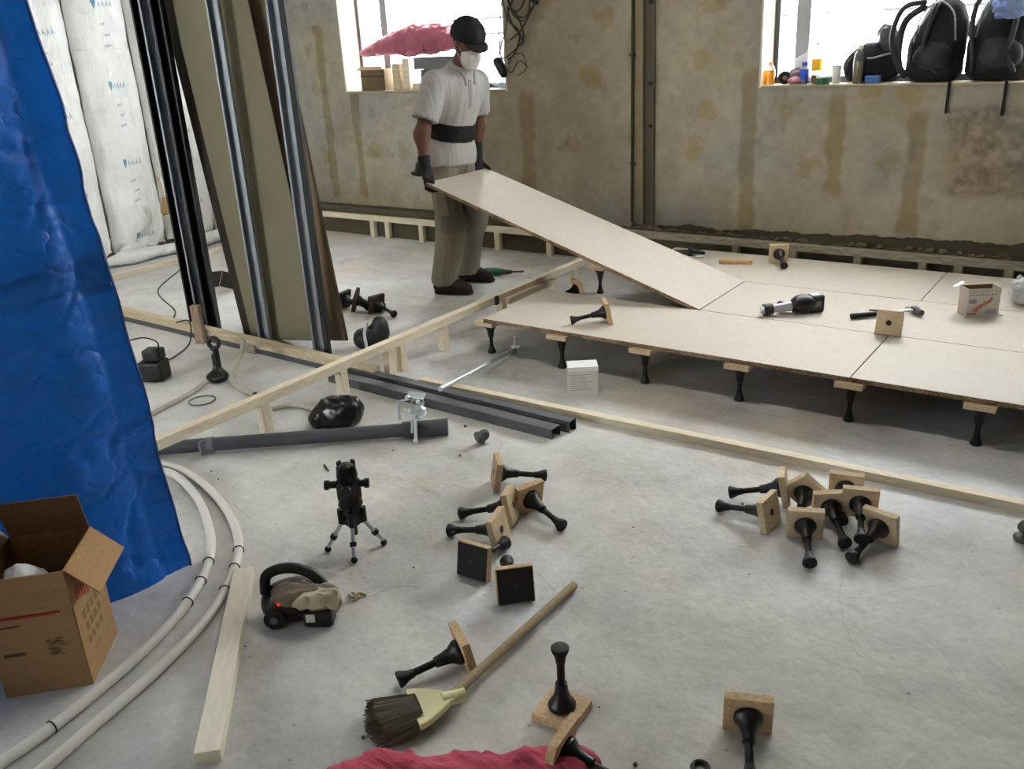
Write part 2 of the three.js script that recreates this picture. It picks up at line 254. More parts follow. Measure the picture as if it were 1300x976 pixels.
// windows: timber jambs, grey aluminium frames, glass
const jambMat = std(0xd8cfba, 0.7), aluMat = std(0x4a4c50, 0.5, { metalness: 0.3 });
function windowUnit(n, w, mulls, dark) {
  const g = new THREE.Group(); g.name = 'window_' + n; g.userData.kind = 'structure'; scene.add(g);
  const W = w.x1 - w.x0, H = w.y1 - w.y0, cx = (w.x0 + w.x1) / 2, cy = (w.y0 + w.y1) / 2;
  part('jamb', [box(0.014, H, 0.25, w.x0 + 0.007, cy, -2.265), box(0.014, H, 0.25, w.x1 - 0.007, cy, -2.265), box(W - 0.028, 0.014, 0.25, cx, w.y1 - 0.007, -2.265)], jambMat, g);
  part('sill', box(W - 0.028, 0.016, 0.25, cx, w.y0 + 0.008, -2.263, 0.003), std(0x9c917a, 0.75), g);
  const zf = -2.36;
  part('frame', [box(0.03, H - 0.03, 0.05, w.x0 + 0.03, cy, zf), box(0.03, H - 0.03, 0.05, w.x1 - 0.03, cy, zf), box(W - 0.06, 0.035, 0.05, cx, w.y0 + 0.034, zf), box(W - 0.06, 0.035, 0.05, cx, w.y1 - 0.034, zf)], aluMat, g);
  const xs = [w.x0 + 0.045, ...mulls.flatMap(([x, m]) => [x - m / 2, x + m / 2]), w.x1 - 0.045];
  for (const [x, m] of mulls) part('mullion', box(m, H - 0.1, 0.06, x, cy, zf), std(0x86888c, 0.5, { metalness: 0.2 }), g);
  for (let i = 0; i < xs.length; i += 2) part('pane', box(xs[i + 1] - xs[i], H - 0.1, 0.004, (xs[i] + xs[i + 1]) / 2, cy, zf, 0), glassMat, g);
}
windowUnit(1, W1, [[-2.62, 0.07]]);
windowUnit(2, W2, [[0.775, 0.085], [2.15, 0.085]]);
{ // the two windows of the right wall, outside the frame
  let n = 3;
  for (const [a, b] of []) { const g = new THREE.Group(); g.name = 'window_' + n++; g.userData.kind = 'structure'; scene.add(g); const c = (a + b) / 2;
    part('frame', [box(0.06, 1.3, 0.05, ROOM.x1 + 0.1, 1.65, a + 0.025), box(0.06, 1.3, 0.05, ROOM.x1 + 0.1, 1.65, b - 0.025), box(0.06, 1.3, 0.05, ROOM.x1 + 0.1, 1.65, c), box(0.06, 0.05, b - a, ROOM.x1 + 0.1, 1.025, c), box(0.06, 0.05, b - a, ROOM.x1 + 0.1, 2.275, c)], aluMat, g);
    for (const s of [-1, 1]) part('pane', box(0.004, 1.2, (b - a) / 2 - 0.075, ROOM.x1 + 0.1, 1.65, c + s * (b - a) / 4, 0), glassMat, g); }
}
{ let n = 5;  // frame and panes of the added window behind the camera
  for (const [a, b] of ADDED_FRONT_WINDOWS) { const g = new THREE.Group(); g.name = 'window_' + n++; g.userData.kind = 'structure'; scene.add(g); const c = (a + b) / 2, z = ROOM.z1 + 0.1;
    part('frame', [box(0.05, 1.4, 0.06, a + 0.025, 1.6, z), box(0.05, 1.4, 0.06, b - 0.025, 1.6, z), box(0.05, 1.4, 0.06, c, 1.6, z), box(b - a, 0.05, 0.06, c, 0.925, z), box(b - a, 0.05, 0.06, c, 2.275, z)], aluMat, g);
    for (const s of [-1, 1]) part('pane', box((b - a) / 2 - 0.075, 1.3, 0.004, c + s * (b - a) / 4, 1.6, z, 0), glassMat, g); }
}
// scaffold rails outside the windows, washed out by the sky
for (const [y, l] of [[1.685, 'upper'], [1.56, 'lower']]) one('scaffold_rail', [bar([-6, y - 0.02, -3.2], [7, y + 0.02, -3.2], 0.012, 10)], std(0x55585b, 0.6), `${l} of the pale horizontal scaffold rails outside the windows`, 'rail');
// pipe and channel fixed on the back wall
{
  const t = thing('wall_conduit', 'thin dark vertical conduit pipe running up the back wall between windows', 'conduit', [-0.285, 0.27, -2.15]);
  part('pipe', bar([0, 0, 0.012], [0.02, ROOM.h - 0.27, 0.012], 0.011), std(0x3e382c, 0.8), t);
  for (const y of [0.4, 1.1, 1.8]) part('clip', box(0.045, 0.02, 0.012, 0.003, y, 0.006), std(0x524a3a, 0.7), t);
  const c = thing('wall_channel', 'weathered vertical metal channel with dark bolt holes on back wall', 'channel', [-0.155, 0.26, -2.15]);
  part('web', box(0.075, ROOM.h - 0.26, 0.006, 0, (ROOM.h - 0.26) / 2, 0.003), std(0x5a5344, 0.75), c);
  for (const s of [-1, 1]) part('flange', box(0.006, ROOM.h - 0.26, 0.03, s * 0.037, (ROOM.h - 0.26) / 2, 0.015), std(0x6e6654, 0.75), c);
  for (const y of [0.66, 0.93, 1.42, 1.66]) part('bolt', turn(cyl(0.013, 0.013, 0.012, 0, 0, 0, 8), Math.PI / 2).translate(0.01, y, 0.006), std(0x241f1a, 0.7), c);
}
// ---------------------------------------------------------------- raised floor panels (600 x 1820, 20 thick)
const PT = 0.2, PL = 1.82, PD = 0.6;
function floorPanel(label, x0, z0, w = PL, d = PD) {
  const t = thing('floor_panel', label, 'panel', [x0, PT, z0]);
  part('core', box(w - 0.004, 0.0186, d - 0.005, w / 2, -0.0107, -d / 2, 0.001), panelEdgeMat, t);
  part('top_face', box(w - 0.0048, 0.0016, d - 0.0058, w / 2, -0.0008, -d / 2, 0.0006), panelMat, t);
  return t;
}
const G1 = 'laid floor panels';
floorPanel('front-row beige floor panel whose left end lies beside the pale joist', 0, 0, PL, PD);
floorPanel('front-row beige floor panel cut off by the right edge, nearest the camera', PL, 0, PL, PD);
floorPanel('middle-row beige floor panel carrying the hammer, drill and screw carton', 0.91, -0.6, PL, PD);
floorPanel('middle-row beige floor panel mostly beyond the right edge behind the white bag', 2.73, -0.6, PL, PD);
floorPanel('back-row beige floor panel by the wall carrying the offcut stick', 0.2, -1.2, PL - 0.2, 0.62);
floorPanel('back-row beige floor panel by the wall behind the screw carton', PL, -1.2, PL, 0.62);
{
  const a = 17.65 * Math.PI / 180, t = floorPanel('beige floor panel lifted at one end by the worker', 0, 0, PL, PD);
  t.rotation.z = -a; t.position.set(0.912 - PL * Math.cos(a), PT + 0.0015 + PL * Math.sin(a), -0.6);
}
// ---------------------------------------------------------------- floor pedestals: particle-board pad, black socket, bolt, rubber foot
// local frame: y = 0 is the pad's outer face, the foot ends at y = L
function makePedestal(L, plate, pm = padMat) {
  const t = new THREE.Group(); t.name = 'floor_pedestal';
  const pad = part('pad', box(0.11, 0.022, 0.11, 0, 0.011, 0, 0.0015), pm, t);
  if (plate) { part('black_sheet', box(0.104, 0.004, 0.104, 0, -0.002, 0, 0.001), blackRubber, pad); part('bolt_end', cyl(0.009, 0.009, 0.004, 0, -0.0065, 0, 6), darkGrey, pad); }  // thin black sheet over the outer face of the pad
  else part('bolt_hole', cyl(0.012, 0.012, 0.002, 0, -0.0006, 0, 14), blackPlastic, pad);
  part('socket', lathe([[0, 0.022], [0.033, 0.022], [0.034, 0.03], [0.031, 0.036], [0.021, 0.05], [0.0165, 0.07], [0.0145, 0.088], [0.0142, 0.092], [0, 0.092]], 22), blackPlastic, t);
  part('bolt', lathe([[0, 0.09], [0.0098, 0.09], [0.0098, L - 0.04], [0, L - 0.04]], 12), blackSteel, t);
  part('rubber_foot', lathe([[0, L - 0.045], [0.0115, L - 0.045], [0.013, L - 0.03], [0.0205, L - 0.012], [0.022, L - 0.003], [0.019, L], [0, L]], 20), blackRubber, t);
  return t;
}
const PROTO = { plain: makePedestal(0.195, false), pale: makePedestal(0.195, false, padPaleMat), plate: makePedestal(0.195, true), shortPale: makePedestal(0.1785, false, padPaleMat), dark: makePedestal(0.195, false, std(0x433b31, 0.85)) };  // dark kind: backlit shade put into the pad colour
function pedestal(kind, label, group) { const c = PROTO[kind].clone(); c.name = numbered('floor_pedestal'); scene.add(c); return tag(c, label, 'pedestal', group); }
function layPedestal(kind, label, [px, pz, fx, fz], o = {}) {          // pad edge at (px, pz), foot towards (fx, fz)
  const c = pedestal(kind, label, o.group), az = Math.atan2(fz - pz, fx - px), roll = (o.roll ?? 0) * Math.PI / 180, y = o.y ?? 0, L = 0.195;
  const h = 0.055 * (Math.abs(Math.cos(roll)) + Math.abs(Math.sin(roll))), tl = Math.atan((h - 0.022) / (L - 0.022)) + (o.tip ?? 0);
  const Y = V(Math.cos(az) * Math.cos(tl), -Math.sin(tl), Math.sin(az) * Math.cos(tl)), X = V(-Math.sin(az), 0, Math.cos(az)), Z = X.clone().cross(Y);
  c.quaternion.setFromRotationMatrix(new THREE.Matrix4().makeBasis(X, Y, Z)).multiply(new THREE.Quaternion().setFromAxisAngle(V(0, 1, 0), roll));
  const c0 = 0.022 * Math.sin(tl) + h * Math.cos(tl);
  c.position.set(px - Math.cos(az) * 0.012, y + c0 + 0.0005, pz - Math.sin(az) * 0.012); return c;
}
function standUnder(x, z, label, group, ry = 0) { const c = pedestal('shortPale', label, group); c.rotation.set(Math.PI, ry, 0); c.position.set(x, 0.1789, z); return c; }
// under the front edge
const fe = ['leftmost pedestal standing under the front panel row, beside the pale joist', 'second pedestal from left under the front panel edge, behind the white carton', 'third pedestal from left under the front panel edge, right of the white carton',
  'fourth pedestal from left under the front panel edge', 'pedestal standing under the seam between the two front panels', 'rightmost pedestal under the front panel edge, near the right border'];
[0.005, 0.45, 0.9, 1.355, 1.82, 2.29].forEach((x, i) => standUnder(x, -0.035 + (i === 0 ? -0.02 : 0), fe[i], 'pedestals under the front panel edge', rr(-0.06, 0.06)));
[0.02, 0.45, 0.91, 1.36, 1.82, 2.3].forEach((x) => standUnder(x, -0.6, 'pedestal deep in shade under the joint of the front and middle panel rows', 'pedestals hidden under the second joint'));
[0.91, 1.36, 1.82, 2.3].forEach((x) => standUnder(x, -1.2, 'pedestal deep in shade under the joint of the middle and back panel rows', 'pedestals hidden under the third joint'));
[0.42, 0.91, 1.36, 1.82, 2.3].forEach((x) => standUnder(x, -1.73, 'pedestal deep in shade under the back panel row by the wall', 'pedestals hidden by the wall'));
standUnder(-0.055, -1.285, 'pedestal standing free below the lifted panel near the far joist end');
// lying loose on the slab
const GM = 'loose pedestals in the middle of the floor', GP = 'pedestals heaped at right';
layPedestal('plain', 'loose pedestal farthest back in the middle group, bolt pointing right', [0.904, 1.134, 1.002, 1.043], { group: GM });
layPedestal('plain', 'loose pedestal lying right of the middle group, foot pointing lower right', [1.112, 1.236, 1.233, 1.275], { group: GM });
layPedestal('pale', 'front of two loose pedestals pointing left at the centre of the middle group', [1.145, 1.46, 1.0, 1.495], { group: GM });
layPedestal('pale', 'loose pedestal behind another, both feet pointing left, in the middle group', [1.095, 1.322, 0.955, 1.385], { group: GM, roll: 8 });
layPedestal('plate', 'loose pedestal showing black square pad face, left of the two black squares', [1.19, 1.645, 1.18, 1.49], { group: GM, roll: 0 });
layPedestal('plate', 'loose pedestal showing black square pad face, nearer of the two black squares', [1.368, 1.686, 1.262, 1.575], { group: GM });
layPedestal('plain', 'loose pedestal lying left of the broom handle with its foot pointing lower left', [1.424, 2.0, 1.35, 2.115], { group: GM, roll: 0 });
layPedestal('plain', 'loose pedestal at the bottom edge partly under the pink cloth', [1.822, 2.158, 1.95, 2.148], { roll: 0 });
layPedestal('plain', 'loose pedestal alone at bottom right, its bolt running out of the frame', [2.128, 1.841, 2.19, 1.985]);
{ const c = pedestal('plain', 'pedestal standing upside down on its square pad, right of the broom'); c.position.set(1.732, 0.0008, 2.012); c.rotation.y = 0.1; }
// heap at right
layPedestal('pale', 'front of the two left-pointing pedestals in the right heap', [1.84, 0.93, 1.699, 0.918], { group: GP });
layPedestal('pale', 'rear of the two left-pointing pedestals in the right heap', [1.835, 0.775, 1.713, 0.815], { group: GP, y: 0.012, roll: 6 });
layPedestal('pale', 'pedestal balanced on a pad corner like a triangle in the right heap', [1.905, 0.775, 1.93, 0.9], { group: GP, roll: 45 });
layPedestal('pale', 'frontmost pedestal of the right heap, its foot pointing to the camera', [1.963, 0.945, 2.017, 1.07], { group: GP });
layPedestal('pale', 'rearmost pedestal of the right heap, upright pad highest in the picture', [2.003, 0.648, 2.03, 0.77], { group: GP, y: 0.004 });
layPedestal('pale', 'left of the three pedestals fanned side by side in the right heap', [1.995, 0.80, 2.075, 0.925], { group: GP, roll: 2, y: 0.002 });
layPedestal('pale', 'middle of the three pedestals fanned side by side in the right heap', [2.083, 0.78, 2.125, 0.915], { group: GP, y: 0.03 });
layPedestal('pale', 'right of the three pedestals fanned side by side in the right heap', [2.165, 0.845, 2.135, 0.99], { group: GP });
// on the panels and beyond the joist
layPedestal('plain', 'loose pedestal lying on the left end of the front panel', [0.602, -0.215, 0.455, -0.105], { y: PT, roll: 0 });
layPedestal('pale', 'loose pedestal on the back panel beside the offcut, foot to the camera', [0.926, -1.684, 1.0, -1.556], { y: PT });
layPedestal('pale', 'pedestal before the hammer, its bare square pad face with dark hole towards camera', [1.815, -0.6, 1.81, -0.75], { y: PT });
layPedestal('plain', 'dark pedestal lying on the slab beside the far end of the pale joist', [-0.13, -1.14, -0.2, -1.02]);
layPedestal('plate', 'left of two pedestals lying behind the left stud bundle', [-2.566, -0.315, -2.69, -0.42], { group: 'pedestals behind the studs' });
layPedestal('plate', 'right of two pedestals lying behind the left stud bundle', [-2.39, -0.29, -2.52, -0.4], { group: 'pedestals behind the studs', roll: 20 });
layPedestal('dark', 'leftmost pedestal of the bundle lying on the slab left of the worker', [-1.321, -0.32, -1.15, -0.345], { group: 'pedestals left of the worker' });
layPedestal('dark', 'middle pedestal of the bundle lying on the slab left of the worker', [-1.2, -0.30, -1.05, -0.40], { group: 'pedestals left of the worker', roll: 30 });
layPedestal('dark', 'rightmost pedestal of the bundle lying on the slab left of the worker', [-1.07, -0.34, -0.876, -0.30], { group: 'pedestals left of the worker' });
// ---------------------------------------------------------------- joists and timbers
function joist(name, label, m, x0, z0, x1, z1, top, hgt, wid, posts, pw = 0.045) {
  const L = Math.hypot(x1 - x0, z1 - z0), t = thing(name, label, 'joist', [(x0 + x1) / 2, 0, (z0 + z1) / 2], -Math.atan2(z1 - z0, x1 - x0));
  part('rail', at(beamBox(L, hgt, wid), 0, top - hgt / 2, 0), m, t);
  for (const s of posts) part('post', at(turn(beamBox(top - hgt, pw, wid * 0.92), 0, 0, Math.PI / 2), s - L / 2, (top - hgt) / 2, 0), m, t);
  return t;
}
{
  const z1 = -1.38, z0 = 1.82, L = z0 - z1, q = (z) => z0 - z;
  const t = joist('floor_joist', 'long pale timber joist on short posts running away from the blue tarp', pineMat, -0.245, z0, -0.245, z1, 0.18, 0.042, 0.045, [1.23, 0.77, 0.45, 0.36, 0.03, -0.5, -1.02, -1.28].map(q));
  part('joint_bracket', box(0.03, 0.05, 0.012, q(-0.42) - L / 2, 0.16, 0.028), darkGrey, t);
  part('splice', beamBox(0.5, 0.036, 0.03).translate(q(-0.75) - L / 2, 0.135, 0.039), pineMat, t);
}
joist('floor_joist', 'pale timber joist on posts along the back wall behind the worker', pineMat, -3.35, -2.02, -0.35, -2.02, 0.182, 0.042, 0.045, [0.68, 0.85, 1.22, 1.98, 2.45, 2.9]);
joist('floor_joist', 'grey timber joist along the back wall behind the laid panels', greyWoodMat, -0.32, -2.0, 3.4, -2.0, 0.245, 0.042, 0.05, [0.86, 1.23, 1.62, 1.98, 2.17, 2.42, 2.9, 3.4]);
one('floor_batten', at(beamBox(3.3, 0.032, 0.042), 0, 0.016, 0), pineMat, 'long thin pale batten lying on the slab towards the right edge', 'batten', [1.62, 0, 0.437], 0.018);
one('floor_batten', at(beamBox(0.79, 0.036, 0.06), 0, 0.018, 0), std(0xffffff, 0.7, { map: woodTex([228, 221, 202], 10, 0.5) }), 'short whitish timber lying beside the white hoses at bottom left', 'batten', [0.849, 0, 2.299], -Math.atan2(-0.541, -0.535));
{
  const t = thing('wall_runner', 'long timber runner on a metal track under the standing studs', 'runner', [-1.45, 0, 0.5]);
  part('track', box(2.5, 0.028, 0.05, 0.02, 0.014, 0, 0.001), darkSteel, t);
  part('timber', at(beamBox(2.4, 0.045, 0.05), 0, 0.0515, 0), oldPineMat, t); t.rotation.y = -0.028;
  part('packer', box(0.09, 0.05, 0.016, 0.27, 0.025, 0.034), greyWoodMat, t);
}
one('floor_batten', at(beamBox(1.35, 0.036, 0.045), 0, 0.018, 0), pineMat, 'pale batten lying on the slab along the foot of the insulation', 'batten', [-3.5, 0, -0.45], Math.PI / 2);
one('timber_offcut', at(beamBox(0.19, 0.022, 0.04), 0, 0.011, 0), std(0xffffff, 0.7, { map: woodTex([206, 168, 120], 24, 0.4) }), 'small tan timber offcut lying on the back floor panel', 'offcut', [0.71, PT, -1.565], 0.3);
// ---------------------------------------------------------------- steel channels
function channelGeo(l, w, h, t = 0.0016) { const b = (a, c, d, x, y, z) => box(a, c, d, x, y, z, 0); return [b(l, t, w, 0, t / 2, 0), b(l, h, t, 0, h / 2, w / 2 - t / 2), b(l, h, t, 0, h / 2, -w / 2 + t / 2), b(l, t, 0.008, 0, h - t / 2, w / 2 - 0.004), b(l, t, 0.008, 0, h - t / 2, -w / 2 + 0.004)]; }
const upside = (gs, y) => gs.map((g) => g.rotateX(Math.PI).translate(0, y, 0));
one('steel_channel', upside(channelGeo(1.32, 0.062, 0.042), 0.042), darkSteel, 'front of two dark steel channels lying on the slab beside the batten', 'channel', [0.2, 0, 0.648], -0.03);
one('steel_channel', upside(channelGeo(1.36, 0.05, 0.05), 0.05), darkSteel, 'rear of two dark steel channels lying on the slab against the batten', 'channel', [0.21, 0, 0.567], -0.03);
// studs standing in the runner: a channel open to one side, its back and lips visible
function stud(label, x, z, m, w = 0.065, d = 0.045, ry = 0, lean = 0) {
  const H = ROOM.h - 0.005, t = thing('steel_stud', label, 'stud', [x, 0.0025, z], ry); t.rotation.z = lean;
  const b = (a, c, dd, xx, yy, zz) => box(a, c, dd, xx, yy, zz, 0);
  part('web', b(w, H, 0.0016, 0, H / 2, -d / 2), m, t);
  for (const s of [-1, 1]) part('flange', [b(0.0016, H, d, s * w / 2, H / 2, 0), b(0.009, H, 0.0016, s * (w / 2 - 0.0045), H / 2, d / 2)], m, t);
  return t;
}
const grpS = 'three studs bundled at left';
stud('leftmost dark stud of the bundle standing before the insulation', -1.79, 0.42, blackSteel, 0.07, 0.045, 0.4).userData.group = grpS;
stud('middle grey stud of the bundle standing before the insulation', -1.70, 0.435, galv, 0.065, 0.045, 0.5).userData.group = grpS;
stud('rightmost black stud of the bundle standing before the insulation', -1.62, 0.43, blackSteel, 0.06, 0.05, 0.5).userData.group = grpS;
stud('galvanised stud standing in front of the leaning olive boards', -1.165, 0.44, galv, 0.065, 0.03, 0.35);
{ const s = stud('rightmost stud at the partition, blue-grey with a black right edge', -0.76, 0.425, galv, 0.06, 0.03, 0.45); part('dark_edge_strip', box(0.03, ROOM.h - 0.01, 0.034, 0.045, ROOM.h / 2, 0, 0.004), blackRubber, s, 'black strip down the right edge'); }  // black strip forms the dark right side of the stud
one('timber_offcut', at(turn(beamBox(0.22, 0.055, 0.03), 0, 0, Math.PI / 2), 0, 0.11, 0), std(0xffffff, 0.7, { map: woodTex([150, 128, 104], 24, 0.4) }), 'short brown wood block standing against the foot of the stud bundle', 'offcut', [-1.585, 0.0, 0.485 + 0.07], 0.3);
// boards leaning behind the studs
const oliveMat = std(0x7a745c, 0.85, { bumpMap: grainBump, bumpScale: 0.0006 }), brownBoard = std(0x3f2f1f, 0.8);
function leanBoard(label, x, z, w, h, tilt, mat, th = 0.0125, zl = 0.03) {
  const t = thing('leaning_board', label, 'board', [x, 0.001, z]); t.rotation.set(-zl, 0, tilt, 'ZXY');
  part('face', box(w, h, th, w / 2, h / 2 + (tilt < 0 ? w * Math.abs(Math.sin(tilt)) : 0), 0, 0.001), mat, t);
  part('edge_strip', box(0.004, h - 0.002, th + 0.001, w + 0.002, h / 2, 0, 0.001), brownBoard, t);
  return t;
}
leanBoard('olive grey board leaning behind the middle stud, front of the leaning boards', -1.36, 0.375, 0.585, 2.1, 0.135, oliveMat, 0.0125, 0.012);
leanBoard('dark brown board edge showing left, behind the olive leaning board', -1.47, 0.34, 0.6, 2.12, 0.148, std(0x2e241a, 0.85), 0.014, 0.012);
leanBoard('tan board behind the others whose bottom corner shows right of the last stud', -1.24, 0.305, 0.57, 2.1, 0.128, std(0x7d6a50, 0.85), 0.014, 0.012);
// ---------------------------------------------------------------- insulation batts in printed white film
const insMap = canvasTex(512, 1024, (c, w, h) => {
  c.fillStyle = '#eff1ee'; c.fillRect(0, 0, w, h);
  for (let i = 0; i < 260; i++) { c.fillStyle = `rgba(${rnd() < 0.5 ? '255,255,255' : '190,196,196'},${rr(0.03, 0.12)})`; c.fillRect(rr(-40, w), rr(-40, h), rr(10, 120), rr(4, 60)); }
  for (let k = 0; k < 4; k++) { const y = 120 + k * 256, x = 190;
    c.fillStyle = 'rgba(70,132,168,0.75)'; c.beginPath(); c.moveTo(x, y - 10); c.arc(x - 9, y - 10, 9, 0, 7); c.arc(x + 9, y - 10, 9, 0, 7); c.moveTo(x - 17, y - 6); c.lineTo(x + 17, y - 6); c.lineTo(x, y + 14); c.fill();
    c.strokeStyle = 'rgba(90,135,165,0.5)'; c.lineWidth = 5; c.beginPath(); for (let i = 0; i < 4; i++) { const a = x + 34 + i * 34; c.moveTo(a, y + 6); c.lineTo(a + 12, y - 12); c.lineTo(a + 22, y + 6); c.moveTo(a + 2, y - 2); c.lineTo(a + 22, y - 2); } c.stroke();
    c.strokeStyle = 'rgba(110,120,130,0.32)'; c.lineWidth = 7; for (let i = 0; i < 3; i++) { c.beginPath(); const b = y + 60 + i * 34, a = x + 30 + (i % 2) * 20; c.moveTo(a, b); c.lineTo(a + 46 + i * 8, b - 3); c.stroke(); } }
});
const insBump = tex(256, 512, (u, v) => { const n = fbm(u * 6, v * 14, 4, 2) * 255; const m = fbm(u * 9 + fbm(u * 3, v * 5, 3) * 3, v * 16, 4) * 255; return [m, m, m]; }, false);
const insMat = std(0xffffff, 0.38, { map: insMap, bumpMap: insBump, bumpScale: 0.018 });
function batt(label, z0, z1, s) {
  const w = z1 - z0 - 0.012, H = 2.4, d = 0.12, nx = 18, ny = 90, g = new THREE.BoxGeometry(w, H, d, nx, ny, 2), p = g.attributes.position, uv = g.attributes.uv;
  for (let i = 0; i < p.count; i++) {
    let x = p.getX(i), y = p.getY(i), z = p.getZ(i); const u = x / w + 0.5, v = y / H + 0.5;
    const edge = Math.pow(Math.max(0, 1 - Math.pow(Math.abs(2 * u - 1), 3)), 0.6), end = Math.min(1, v * 16) * Math.min(1, (1 - v) * 16 + 0.2);
    if (z > -0.01) z = mix(-d / 2 + 0.008, z, edge * (0.45 + 0.55 * end)) + (fbm(u * 3 + s * 9, v * 14 + s, 4) - 0.5) * 0.08 * edge + (v < 0.06 ? (fbm(u * 10 + s, v * 60, 3) - 0.5) * 0.06 : 0);
    y += v < 0.05 ? (fbm(u * 6 + s * 3, 3, 3) - 0.5) * 0.08 * (1 - v * 20) : 0; x += (fbm(v * 9 + s * 5, 7, 3) - 0.5) * 0.02 * (1 - edge);
    p.setXYZ(i, x, y, z); uv.setXY(i, u, v * 1.05 + s * 0.17);
  }
  g.computeVertexNormals(); g.rotateY(Math.PI / 2);
  return one('insulation_batt', g, insMat, label, 'insulation', [ROOM.x0 + 0.095, H / 2 + 0.08, (z0 + z1) / 2], 0, 'white insulation batts on the left wall');
}
batt('white printed insulation batt nearest the blue tarp', -0.44, 0.04, 1);
batt('white printed insulation batt with blue marks, left of the dark stud bundle', -0.93, -0.45, 2);
batt('white insulation batt mostly hidden behind the dark stud bundle', -1.42, -0.94, 3);
batt('white insulation batt glimpsed between the stud bundle and the leaning boards', -1.91, -1.43, 4);
batt('white insulation batt mostly hidden behind the blue tarp', 0.05, 0.53, 5);
// rumpled film at the foot of the batts
one('film_scrap', (() => { const f = rough(blend(0.06, ell([-3.86, 0.05, -0.55], [0.09, 0.055, 0.28]), ell([-3.83, 0.045, -1.0], [0.1, 0.05, 0.22]), ell([-3.88, 0.05, -1.35], [0.08, 0.05, 0.24])), 0.016, 26); return nets(f, [-4.03, -0.01, -1.7], [-3.65, 0.16, -0.2], 0.012); })(), std(0xdadcd8, 0.4), 'rumpled white plastic film along the foot of the insulation', 'film');
// ---------------------------------------------------------------- blue tarp hanging from the ceiling
{
  const z0 = 2.045, z1 = 3.35, H = 2.6, nz = 110, ny = 200, pos = [], uv = [], idx = [];
  const fold = (s, y) => { // s metres from the right edge
    const a = fbm(s * 2.2 + 4, y * 1.1 + 7, 3) - 0.5, b = fbm(s * 7 + y * 2.2, y * 6 - s, 4) - 0.5, r = Math.abs(fbm(s * 5 + 30, y * 9 + s * 3, 3) - 0.5), r2 = Math.abs(fbm(s * 3 + 80 + y, y * 4 + 12, 3) - 0.5);
    return a * 0.12 + b * 0.012 - Math.max(0, 0.05 - r) * 0.2 - Math.max(0, 0.05 - r2) * 0.3; };
  for (let j = 0; j <= ny; j++) for (let i = 0; i <= nz; i++) {
    const y = (j / ny) * H, s = (i / nz) * (z1 - z0), edge = 0.02 + y * 0.075 + (fbm(y * 4, 2, 3) - 0.5) * 0.014;
    let x = 0.35 - 0.12 * sstep(0.12, 0.5, s) + fold(s, y) * Math.min(1, 0.35 + s * 4) - 0.012 * Math.max(0, 1 - Math.abs((y + 0.1) % 0.42 - 0.21) / 0.012) - 0.01 * Math.max(0, 1 - Math.abs((s + 0.1) % 0.36 - 0.18) / 0.012), z = z0 + edge + s * (1 - 0.05 * y);
    if (y < 0.25) x += 0.03 * (1 - y / 0.25) * Math.sin(s * 9);
    if (s < 0.05) x += (0.05 - s) * (0.5 + (fbm(y * 5, 9, 2) - 0.5) * 0.9);
    pos.push(x, y * 0.998 + 0.002, z); uv.push(s, y);
  }
  for (let j = 0; j < ny; j++) for (let i = 0; i < nz; i++) { const a = j * (nz + 1) + i; idx.push(a, a + nz + 1, a + 1, a + 1, a + nz + 1, a + nz + 2); }
  const g = new THREE.BufferGeometry(); g.setAttribute('position', new THREE.Float32BufferAttribute(pos, 3)); g.setAttribute('uv', new THREE.Float32BufferAttribute(uv, 2)); g.setIndex(idx); g.computeVertexNormals();
  const bump = rep(tex(512, 512, (u, v) => { const a = fbm(u * 6, v * 6, 5, 6), r = Math.abs(fbm(u * 9 + a * 1.2, v * 12, 3, 12) - 0.5); const n = a * 120 + Math.min(1, r * 9) * 110 + vn(u * 128, v * 128, 128) * 14; return [n, n, n]; }, false), 0.7);
  const m = new THREE.MeshPhysicalMaterial({ color: 0x0566cc, roughness: 0.5, transmission: 0.4, thickness: 0, bumpMap: bump, bumpScale: 0.006, side: THREE.DoubleSide });
  const t = thing('blue_tarp', 'bright blue creased tarpaulin hanging at left behind the cardboard box', 'tarp', [0, 0, 0]);
  part('sheet', g, m, t);
  const hem = []; for (let j = 0; j <= ny; j += 3) { const q = j * (nz + 1) * 3; hem.push([pos[q] + 0.002, pos[q + 1], pos[q + 2]]); }
  part('hem', tube(hem, 0.004, 140, 6), m, t);
}
